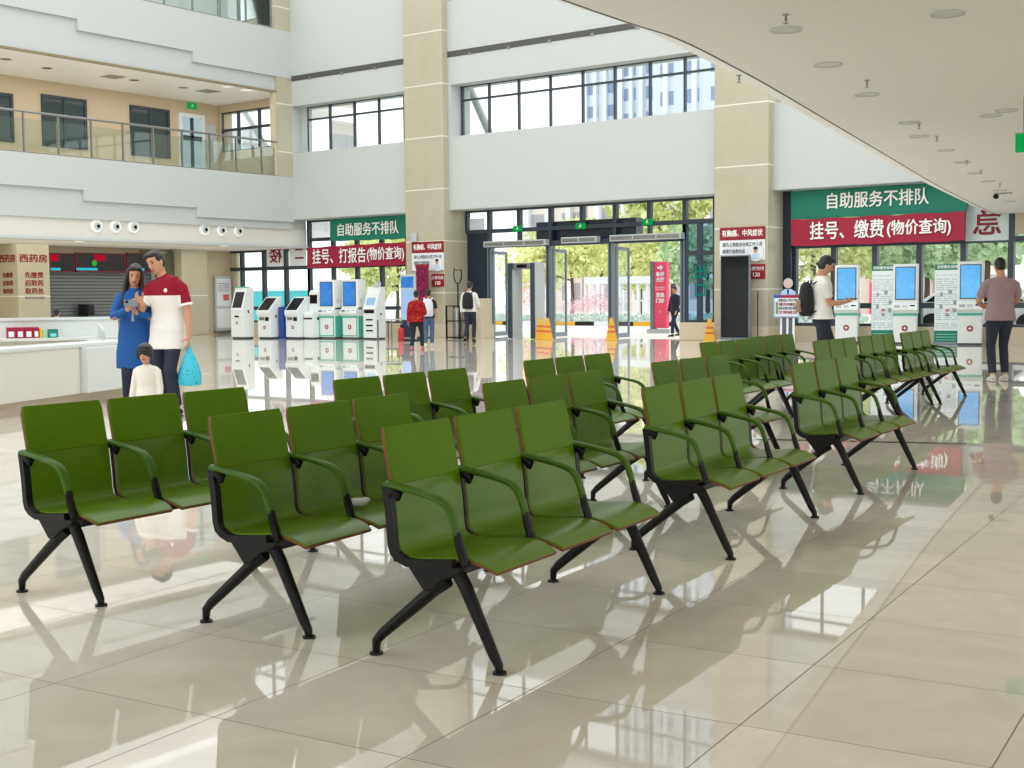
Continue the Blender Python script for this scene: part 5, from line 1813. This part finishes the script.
    for s in (1, -1):
        kn, an = leg[s]
        m.loft([hip[s] + Vector((0, 0, .03)), hip[s].lerp(kn, .3), hip[s].lerp(kn, .7), kn, kn.lerp(an, .4), kn.lerp(an, .92)], [.094 * fat, .090 * fat, .076, .066, .064, .055], 12)
    m.move(SK).build('trousers', bot, root, remesh=max(vox, .011) * k, iters=2)
    for s in (1, -1):
        kn, an = leg[s]
        toe = Vector(P.get('rt' if s > 0 else 'lt', (0, 1, 0))).normalized()
        up = Vector((0, 0, 1))
        m = MB()
        m.loft([an + up * .0, an - toe * .045 + up * -.035, an + toe * .0 + up * -.045, an + toe * .08 + up * -.052, an + toe * .165 + up * -.06, an + toe * .195 + up * -.064], [(.036, .036), (.040, .040), (.044, .042), (.044, .036), (.036, .026), (.018, .014)], 12, (toe.y, -toe.x, 0))
        m.loft([an - toe * .075 + up * -.078, an + toe * .2 + up * -.078], [(.042, .011), (.04, .011)], 12, (toe.y, -toe.x, 0))
        m.move(SK).build('shoe', shoe, root, remesh=.011 * k, iters=1)
    root['k'] = k
    return root, arm, H, k


def towards(loc, tgt=(0, 0)):
    d = Vector((tgt[0] - loc[0], tgt[1] - loc[1]))
    d.normalize()
    return (d.x, d.y)


def world(root, v, k):
    return Matrix.Translation(root.location) @ Matrix.Rotation(root.rotation_euler.z, 4, 'Z') @ Vector(v) * 1 if False else Matrix.Translation(root.location) @ Matrix.Rotation(root.rotation_euler.z, 4, 'Z') @ (Vector(v) * k)


RT = Vector((CR.x, CR.y)).normalized()        # the picture's right, on the ground
FW = Vector((CW.x, CW.y)).normalized()
navy = mat('navy_trousers', (34, 40, 58), .85, vary=.15)
M_['navy'] = navy
M_['jeans'] = mat('blue_jeans', (70, 96, 130), .9, vary=.2, scale=30)
M_['darkjeans'] = mat('dark_jeans', (40, 48, 62), .9, vary=.2, scale=30)
M_['blackcloth'] = mat('black_cloth', (30, 30, 34), .9, vary=.15)
M_['whiteshoe'] = mat('white_shoe', (214, 208, 200), .6)

# man in the two-tone polo
ml = at(170, 417, Z=0)
polo = two_tone('maroon_and_white_polo', (232, 228, 222), (138, 22, 44), 1.30)
M_['polo'] = polo
man, arm, H_, k = human('tall young man in maroon and white polo shirt holding a turquoise bag', 1.78, (ml.x, ml.y, 0), (-FW.x - RT.x * .30, -FW.y - RT.y * .30),
                        {'rh': (.10, .30, 1.20), 'rp': (.7, -.5, -1), 'rd': (.25, .55, .5), 'rn': (-1, .1, .1), 'lh': (-.29, .05, .77), 'lp': (-.5, -1, 0), 'yaw': -.16, 'pitch': -.30, 'roll': .22, 'hx': .055, 'lean': .05, 'lf': (-.11, .06, .07), 'rf': (.1, -.06, .07), 'curl': .8},
                        'polo', 'navy', 'black', .0075, 'short', cuff='white_text', top_hem=.72)
man['k'] = k
lw = world(man, arm[-1][1], k)
MB().ball((0, 0, 0), (.022, .01, .022), 10).move(Matrix.Translation(Vector((-.07, .137, 1.33)) * k)).build('shirt_emblem', 'white_text', man)

# woman in blue
wl = at(139.5, 416.5, Z=0)
M_['bluetop'] = mat('royal_blue_knit', (20, 82, 150), .85, vary=.1, scale=30)
wom, arm2, H2, k2 = human('long haired woman in long royal blue top looking at a phone', 1.64, (wl.x - FW.x * -.05, wl.y, 0), (-FW.x + RT.x * .22, -FW.y + RT.y * .22),
                          {'rh': (.05, .31, 1.24), 'rp': (1, -.4, -1), 'rd': (-.4, .4, .7), 'rn': (-.8, -.2, .2), 'lh': (-.03, .29, 1.20), 'lp': (-1, -.4, -1), 'ld': (.45, .4, .7), 'ln': (.8, -.2, .2), 'yaw': .05, 'pitch': -.30, 'roll': -.12, 'curl': .8},
                          'bluetop', 'navy', 'black', .0075, 'long', sleeves='long', female=True, top_hem=.56)
ph = world(wom, (.01, .385, 1.305), k2)
t = thing('phone', 'grey phone held up between the woman in blue and the man', 'phone', tuple(ph), math.atan2(FW.x, -FW.y))
MB().rounded(-.075, .075, -.005, .005, -.036, .036, .004).build('case', mat('grey_phone', (120, 124, 128), .3, .4), t)
MB().box(.03, .06, .005, .009, .0, .028).build('camera_lens', 'screen_dark', t)
st_ = world(wom, (.0, .36, 1.24), k2)
o = MB().loft([(0, 0, .05), (0, .005, 0), (.004, .0, -.07), (0, 0, -.13)], [.004, .005, .014, .018], 8).build('phone_charm', 'silver', smooth=True)
o.location = st_
tag(o, 'pale beaded strap hanging below the phone held by the woman in blue', 'phone charm')

# turquoise bag in the man's left hand
bag = thing('plastic_bag', 'turquoise printed plastic bag hanging from the tall man\'s hand', 'bag', (lw.x, lw.y, lw.z - .10), man.rotation_euler.z)
m = MB()
prof = [(.0, .018, .014), (-.05, .026, .02), (-.12, .058, .04), (-.2, .085, .06), (-.29, .112, .08), (-.36, .12, .085), (-.40, .105, .075), (-.415, .06, .04)]
vs = []
N = 20
for z, a, b in prof:
    for q in range(N):
        th = 2 * PI * q / N
        w_ = 1 + .07 * math.sin(5 * th + z * 20) + .04 * math.sin(9 * th)
        vs.append((a * 1.16 * w_ * math.cos(th), b * 1.1 * w_ * math.sin(th), z * 1.04))
fs = [(i * N + q, i * N + (q + 1) % N, (i + 1) * N + (q + 1) % N, (i + 1) * N + q) for i in range(len(prof) - 1) for q in range(N)] + [tuple(range(N - 1, -1, -1)), tuple(range((len(prof) - 1) * N, len(prof) * N))]
m.add(vs, fs).build('sack', spotted('turquoise_printed_plastic', (70, 190, 214), (24, 120, 110), 26, .22, .35), bag, smooth=True)
MB().loft([(.012, 0, -.02), (.02, .0, .05), (0, 0, .085), (-.02, 0, .05), (-.012, 0, -.02)], .007, 8, (0, 1, 0)).build('handle_loop', mat('turquoise_plastic', (70, 190, 214), .4), bag, smooth=True)

# child
cl = at(149, 452, Z=0)
child, _, _, kc = human('small child with black bob hair in white top, just behind the lone left bench', .86, (cl.x, cl.y, 0), (-FW.x - RT.x * .1, -FW.y - RT.y * .1),
                        {'pitch': -.22, 'rh': (.25, .10, .86), 'lh': (-.25, .08, .84)}, mat('cream_knit', (232, 226, 216), .9, vary=.05, scale=30), 'navy', 'whiteshoe', .010, 'bob', sleeves='long', head_scale=1.32, top_hem=.80)
child['label'] = 'small child with black bob hair in a cream top, in front of the couple'

# staff seated behind the desk, only the head shows
b_ = at(57, 330, X=-19.5)
st, _, _, _ = human('black haired person in pale pink seen only above the back of the desk', max(.9, at(57, 308.5, X=-19.5).z), (b_.x, b_.y, 0), (FW.x, FW.y), {}, mat('pale_pink_top', (226, 186, 186), .9), 'navy', 'black', .014, 'short', face_on=False)

# man seen from behind at the right
rl = at(999, 381.5, Z=0)
M_['mauve'] = mat('mauve_grey_tee', (158, 134, 138), .9, vary=.14, scale=25)
rm, arm3, _, k3 = human('man seen from behind in mauve grey T-shirt and dark jeans at the right edge', at(1003, 257, Y=rl.y).z, (rl.x, rl.y, 0), (FW.x + RT.x * .08, FW.y + RT.y * .08),
                        {'rh': (.12, .30, 1.08), 'rp': (1, -.5, -.6), 'lh': (-.14, .28, 1.04), 'lp': (-1, -.5, -.6), 'rd': (-.3, .8, .1), 'ld': (.3, .8, .1), 'rn': (-.3, 0, 1), 'ln': (.3, 0, 1), 'pitch': -.32, 'yaw': .0, 'lf': (-.105, -.02, .07), 'rf': (.10, .1, .07)},
                        'mauve', 'darkjeans', 'whiteshoe', .010, 'buzz', sleeves='short', fat=1.08, top_hem=.86, face_on=False)

# man in white at the first bright kiosk, in profile
wl2 = at(823, 338.5, Z=0)
wl2 = Vector(far(821, 17.6))
M_['whitetee'] = mat('white_tee', (226, 224, 218), .9, vary=.04)
wm, arm4, _, k4 = human('man in white T-shirt and backpack in profile at the first bright kiosk', 1.25 + (301.5 - 262.5) / FOC * 17.6, (wl2.x, wl2.y, 0), (RT.x, RT.y),
                        {'rh': (.06, .30, 1.12), 'lh': (-.06, .30, 1.12), 'rp': (.4, -.8, -1), 'lp': (-.4, -.8, -1), 'rd': (-.1, .9, .2), 'ld': (.1, .9, .2), 'rn': (-.4, 0, .9), 'ln': (.4, 0, .9), 'pitch': -.4, 'rf': (.09, -.14, .07), 'lf': (-.09, .18, .07)},
                        'whitetee', 'navy', 'black', .012, 'short', fat=1.05, top_hem=.90)
t = thing('phone', 'dark phone in the hands of the man in the white T-shirt', 'phone', tuple(world(wm, (0, .41, 1.17), k4)), wm.rotation_euler.z)
MB().rounded(-.036, .036, -.07, .07, -.005, .005, .004).build('case', 'screen_dark', t)


def backpack(owner, k, label, m1, m2, sc=1.0, y=-.20, z=1.20):
    p = world(owner, (0, y, z), k)
    t = thing('backpack', label, 'backpack', tuple(p), owner.rotation_euler.z)
    prof = [(-.235, .12, .06), (-.21, .15, .085), (-.1, .16, .10), (.05, .155, .095), (.15, .14, .08), (.21, .1, .055), (.235, .04, .02)]
    MB().loft([(0, 0, z_ * sc) for z_, a, b in prof], [(a * sc, b * sc) for z_, a, b in prof], 18).build('pack', m1, t, smooth=True)
    MB().loft([(0, -.085 * sc, -.17 * sc), (0, -.105 * sc, -.1 * sc), (0, -.095 * sc, -.01 * sc)], [(.1 * sc, .03), (.115 * sc, .035), (.09 * sc, .02)], 14).build('front_pocket', m2, t, smooth=True)
    for s in (1, -1):
        MB().loft([(s * .07, .06, .2 * sc), (s * .11, .15, .25), (s * .125, .29, .2), (s * .135, .32, .05), (s * .13, .22, -.12), (s * .11, .05, -.19)], [(.022, .008)] * 6, 8).build('strap', m1, t, smooth=True)
    MB().loft([(-.03, .03, .2 * sc), (-.02, .03, .25 * sc), (.02, .03, .25 * sc), (.03, .03, .2 * sc)], .008, 8).build('handle', m1, t, smooth=True)


M_['tan_bag'] = mat('tan_canvas', (150, 122, 100), .9, vary=.1)
M_['grey_bag'] = mat('pale_grey_pack', (206, 210, 216), .8, vary=.08)
backpack(wm, k4, 'dark backpack with tan pocket on the man in the white T-shirt', 'blackcloth', 'tan_bag', 1.0, -.21, 1.17)

# backpacker by the entrance
bl = at(470, 342, Z=0)
bp, arm5, _, k5 = human('person from behind in white jacket with black backpack by the entrance', at(471, 281.5, Y=bl.y).z, (bl.x, bl.y, 0), (FW.x + RT.x * .25, FW.y + RT.y * .25),
                        {'lf': (-.10, -.12, .09), 'rf': (.09, .12, .07), 'rh': (.2, .25, 1.0), 'pitch': -.15}, mat('white_jacket', (224, 226, 226), .9), 'navy', 'black', .014, 'short', sleeves='long', top_hem=.88, face_on=False)
backpack(bp, k5, 'black backpack on the white jacket by the entrance', 'blackcloth', 'blackcloth', 1.0)

# woman in red blouse and companion
rl2 = at(417, 350.5, Z=0)
rw, _, _, k6 = human('woman from behind in red patterned blouse and black trousers walking by the kiosks', at(416, 290.5, Y=rl2.y).z, (rl2.x, rl2.y, 0), (FW.x + RT.x * .15, FW.y + RT.y * .15),
                     {'lf': (-.13, -.12, .08), 'rf': (.15, .08, .07), 'rh': (.2, .22, 1.05), 'lh': (-.26, .02, .82)}, spotted('red_dotted_blouse', (140, 10, 24), (196, 120, 50), 26, .24), 'blackcloth', mat('rose_shoe', (190, 100, 104), .6), .014, 'bun', sleeves='long', female=True, fat=1.15, top_hem=.84, face_on=False)
tl = at(429, 347, Z=0)
te, _, _, k7 = human('youth from behind in black vest and blue jeans with pale backpack', at(430, 289.5, Y=tl.y).z, (tl.x, tl.y, 0), (FW.x + RT.x * .1, FW.y + RT.y * .1), {'lf': (-.08, -.12, .08), 'rf': (.08, .1, .07)}, 'blackcloth', 'jeans', 'whiteshoe', .014, 'short', sleeves='short', top_hem=.90, face_on=False)
backpack(te, k7, 'pale grey backpack on the youth in the black vest', 'grey_bag', 'grey_bag', .95)

# walker outdoors, in profile, heading for the totem
wo = at(675, 338, Y=34.5)
wo.z = 0
wk, _, _, k8 = human('person in dark suit walking outside past the open entrance door', at(679, 286, Y=34.5).z, (wo.x, wo.y, 0), (-RT.x * .7 - FW.x * .3 + .2, -RT.y * .7 - FW.y * .3),
                     {'lf': (-.08, .24, .08), 'rf': (.08, -.24, .1), 'pitch': -.25, 'lh': (-.24, .18, .86), 'rh': (.24, .1, .84)}, mat('charcoal_jacket', (44, 46, 58), .9, vary=.2), 'navy', 'black', .014, 'short', sleeves='long', top_hem=.84)

# ================================================================== outdoors
def kerb_run():
    t = thing('road_kerb', 'low kerb painted in black, yellow and white lengths across the drive', 'kerb', (0, 0, 0))
    y = 47.0
    a, b = at(520, 326, Y=y).x, at(720, 326, Y=y).x
    m1, m2, m3 = MB(), MB(), MB()
    x, i = a - 3, 0
    while x < b + 3:
        (m1, m3, m1, m2)[i % 4].box(x, x + 1.0, y, y + .3, -.02, .16)
        x += 1.0
        i += 1
    m1.build('black_length', 'blackcloth', t)
    m2.build('white_length', 'paper', t)
    m3.build('yellow_length', 'yellow', t)


kerb_run()
# red totem sign
YT = 38.5
A, B = at(656, 262, Y=YT), at(668.5, 327, Y=YT)
t = thing('totem_sign', 'tall red totem sign with white arrow and characters outside the entrance', 'sign', ((A.x + B.x) / 2, YT, 0))
W = (B.x - A.x) / 2
h0, h1 = .45, A.z
MB().box(-W - .14, -W, -.16, .06, .0, h1 + .02).build('side_post', 'silver', t)
MB().box(-W, W, -.14, .06, h0 - .3, h1).build('panel', 'totem', t, bevel=.02)
MB().box(-W - .2, W + .2, -.3, .3, -.02, .12).build('base', 'kiosk_grey', t)
ar = MB()
zc = h1 - .20
ar.prism([(-.11, zc - .035), (.0, zc - .035), (.0, zc - .1), (.12, zc), (.0, zc + .1), (.0, zc + .035), (-.11, zc + .035)], 'y', -.15, -.14)
ar.build('arrow', 'white_text', t)
sz = W * .70
for k, (s_, z_) in enumerate((('急诊', .60), ('大厅', .87), ('发热', 1.60), ('门诊', 1.87))):
    text(s_, (0, -.145, h1 - z_ * (h1 - h0) / 2.75), sz * .95, 'white_text', t, bold=.014)
for k in range(2):
    MB().box(-W * .8, W * .8, -.146, -.139, h1 - (1.22 + k * .1) * (h1 - h0) / 2.75 - .02, h1 - (1.22 + k * .1) * (h1 - h0) / 2.75 + .02).build('thin_line', mat('pale_pink_line', (246, 170, 186), .6), t)
text('1', (0, -.145, h0 + .25), sz * .7, 'white_text', t, bold=.006)


def make_tree(label, x, y, h, r, leafm, seed, n=2600, trunk=True, name='tree'):
    rnd = random.Random(seed)
    t = thing(name, label, 'tree', (x, y, -.02), rnd.uniform(0, 6))
    m = MB()
    lumps = [(rnd.uniform(-r, r) * .75, rnd.uniform(-r, r) * .75, h * rnd.uniform(.42, .88), r * rnd.uniform(.38, .62)) for _ in range(11)]
    vs, fs = [], []
    for i in range(n):
        lx, ly, lz, lr = lumps[i % len(lumps)]
        v = Vector((rnd.gauss(0, 1), rnd.gauss(0, 1), rnd.gauss(0, 1))).normalized() * lr * rnd.uniform(.75, 1.05)
        c = Vector((lx, ly, lz)) + v
        a = Vector((rnd.gauss(0, 1), rnd.gauss(0, 1), rnd.gauss(0, 1))).normalized()
        b = a.cross(Vector((rnd.gauss(0, 1), rnd.gauss(0, 1), rnd.gauss(0, 1)))).normalized()
        s = rnd.uniform(.07, .15) * (h / 6)
        o = len(vs)
        vs += [c - a * s * 1.6, c + b * s, c + a * s * 1.6, c - b * s]
        fs.append((o, o + 1, o + 2, o + 3))
    m.add(vs, fs).build('crown', leafm, t)
    if trunk:
        k = MB().loft([(0, 0, 0), (.05, 0, h * .25), (0, .05, h * .5), (.1, 0, h * .75)], [.14 * h / 6, .11 * h / 6, .09 * h / 6, .03], 8)
        for q in range(4):
            lx, ly, lz, lr = lumps[q]
            k.loft([(0, 0, h * .4), (lx * .6, ly * .6, lz * .85), (lx, ly, lz)], [.06, .04, .02], 6)
        k.build('trunk', 'bark', t, smooth=True)
    return t


TR = [(538, 75, 5.0, 2.2, 'leaf', 'bright green tree between the first and middle entrance doors'), (572, 59, 5.4, 1.9, 'leaf', 'bright green tree left in the middle doorway'), (602, 69, 6.0, 2.3, 'leaf', 'round bright tree behind the white canopy, right in the middle doorway'),
      (640, 64, 5.8, 2.0, 'leaf', 'bright tree left behind the red totem'), (674, 58.5, 7.4, 2.4, 'leaf', 'tall bright tree beyond the walker in the dark suit'),
      (708, 51, 5.4, 1.9, 'leaf2', 'dark tree behind the blue tinted glass'), (812, 52, 5.4, 2.2, 'leaf', 'bright tree behind the man in the white T-shirt'), (858, 66, 6.4, 2.5, 'leaf', 'bright tree behind the first bright kiosk'), (926, 54, 6.4, 2.1, 'leaf2', 'dark leafed tree behind the last roll-up banner'),
      (988, 49, 6.2, 2.1, 'leaf2', 'dark leafed tree between the last bright kiosk and the man at the right edge'), (1048, 58, 7.4, 2.4, 'leaf2', 'dark tree at the right end of the window front'),
      (372, 56, 4.8, 2.0, 'leaf', 'bright tree behind the pale-screen machine'), (397, 47, 4.6, 1.8, 'leaf', 'bright tree by the first column, outdoors')]
for i, (px, y, h, r, lm, lb) in enumerate(TR):
    c = at(px, 300, Y=y)
    make_tree(lb, c.x, y, h, r, lm, 20 + i)
SH = [(526, 51.5, 1.9, 'pink flowering shrub inside the metal detector frame'), (573, 50.5, 1.2, 'low pink flowering shrub left in the middle doorway'), (587, 52, 1.3, 'low pink shrub under the white canopy'), (602, 50.5, 1.7, 'fullest pink flowering shrub right in the middle doorway')]
for i, (px, y, h, lb) in enumerate(SH):
    c = at(px, 300, Y=y)
    t = make_tree(lb, c.x, y, h, .75 if i else .95, 'pink', 60 + i, 500, False, 'flowering_shrub')
    t['category'] = 'shrub'
    t['group'] = 'pink flowering shrubs outdoors'
# pale planting between kerb and shrubs
m = MB()
rnd = random.Random(5)
a, b = at(500, 300, Y=48.5).x, at(720, 300, Y=48.5).x
for i in range(2600):
    c = Vector((rnd.uniform(a - 6, b + 6), rnd.uniform(47.6, 50), rnd.uniform(0, .4)))
    d = Vector((rnd.gauss(0, 1), rnd.gauss(0, 1), abs(rnd.gauss(0, 1)))).normalized() * .2
    e = d.cross(Vector((rnd.gauss(0, 1), rnd.gauss(0, 1), rnd.gauss(0, 1)))).normalized() * .1
    m.add([c - e, c + e, c + d], [(0, 1, 2)])
tag(m.build('ground_cover', mat('pale_blue_green_planting', (206, 222, 214), .8, vary=.2, scale=1.5)), 'pale low planting behind the painted kerb', 'plants', None, 'stuff')
# white canopy frame / car port beyond the middle door
c0, c1 = at(584, 300, Y=54), at(655, 300, Y=54)
t = thing('entry_canopy', 'white flat roofed canopy on thin posts beyond the entrance doors', 'canopy', (c0.x, 54, 0))
L = c1.x - c0.x
zr = at(600, 284, Y=54).z
MB().box(0, L, 0, 3, zr, zr + .35).build('roof', 'paper', t)
for k in range(9):
    MB().box(L * k / 8 - .07, L * k / 8 + .07, .1, .24, -.02, zr).build('post', 'paper', t)
MB().box(0, L, .15, .2, 1.0, 1.08).build('rail', 'paper', t)
# hoarding at the left
c0, c1 = at(228, 300, Y=42), at(345, 300, Y=42)
t = thing('site_hoarding', 'turquoise hoarding outside behind the slanted kiosks', 'fence', (c0.x, 42, 0))
L = c1.x - c0.x
zr = at(280, 291, Y=42).z
MB().box(0, L, 0, .08, -.02, zr).build('panel', 'hoarding', t)
MB().box(0, L, -.05, .12, zr, zr + .12).build('cap_rail', 'paper', t)
# apartment blocks
def block(label, pa, pb, y, dep, hgt, m, top_m):
    a, b = at(pa, 300, Y=y).x, at(pb, 300, Y=y).x
    t = thing('apartment_block', label, 'building', (a, y, 0))
    MB().box(0, b - a, 0, dep, -.02, hgt).build('walls', m, t)
    MB().box(-.4, b - a + .4, -.4, dep + .4, hgt, hgt + .8).build('roof', top_m, t)
    for q in range(3):
        x = (b - a) * (q + .5) / 3
        MB().box(x - .25, x + .25, -.5, -.02, -.02, hgt).build('wall_rib', top_m, t)


TW1 = tower_mat('blue_grey_tower', (206, 214, 226), (136, 154, 184), 3.2, 3.1)
TW2 = tower_mat('cream_tower', (226, 214, 206), (170, 164, 170), 3.6, 3.1)
block('pale blue grey apartment tower left of the three seen in the clerestory', 583, 612, 150, 14, 58.0, TW1, 'kiosk')
block('pale blue grey apartment tower in the middle of the clerestory view', 618, 648, 140, 14, 62.0, TW1, 'kiosk')
block('pale blue grey apartment tower cut off by the second column', 653, 740, 128, 14, 66.0, TW1, 'kiosk')
block('low cream apartment block behind the trees, left of the doors', 520, 582, 95, 12, 13.0, TW2, 'paper')
block('low cream apartment block behind the trees, over the middle door', 588, 662, 92, 12, 12.0, TW2, 'paper')
block('cream block behind the trees at the right window bay', 860, 960, 80, 10, 8.5, TW2, 'totem')
# leaning canopy tie outside the clerestory
p, q = at(466, 80, Y=34), at(488, 130, Y=34)
t = thing('roof_tie', 'pale slanting tie bar outside the first panes of the clerestory', 'tie bar', (0, 0, 0))
MB().loft([p + (p - q) * 2, q + (q - p) * .4], .13, 10).build('bar', 'kiosk_grey', t, smooth=True)
p, q = at(240, 105, Y=34), at(262, 140, Y=34)
t = thing('roof_tie', 'pale slanting tie bar outside the corridor end window', 'tie bar', (0, 0, 0))
MB().loft([p + (p - q) * .5, q + (q - p) * .6], .11, 10).build('bar', 'kiosk_grey', t, smooth=True)
# white van parked beyond the right window bay
c = at(985, 320, Y=39.5)
t = thing('parked_car', 'white car parked outside behind the man at the right edge', 'car', (c.x, 39.5, 0), .1)
m = MB()
side = [(-2.1, .35), (-2.15, .8), (-1.75, 1.0), (-1.05, 1.45), (.75, 1.48), (1.45, 1.02), (2.1, .88), (2.2, .4)]
m.prism(side, 'y', -.85, .85).build('car_body', mat('white_car_paint', (228, 230, 232), .2, coat=.6), t, bevel=.08)
m = MB().prism([(-1.55, 1.0), (-1.02, 1.39), (-.1, 1.42), (-.1, 1.0)], 'y', -.86, .86).prism([(.0, 1.0), (.0, 1.42), (.7, 1.41), (1.25, 1.0)], 'y', -.86, .86)
m.build('side_window', 'screen_dark', t)
for x in (-1.35, 1.35):
    for y in (-.82, .82):
        MB().lathe([(.18, -.11), (.33, -.1), (.33, .1), (.18, .11)], (x, y, .33), 20, 'y').build('wheel', 'black', t, smooth=True)
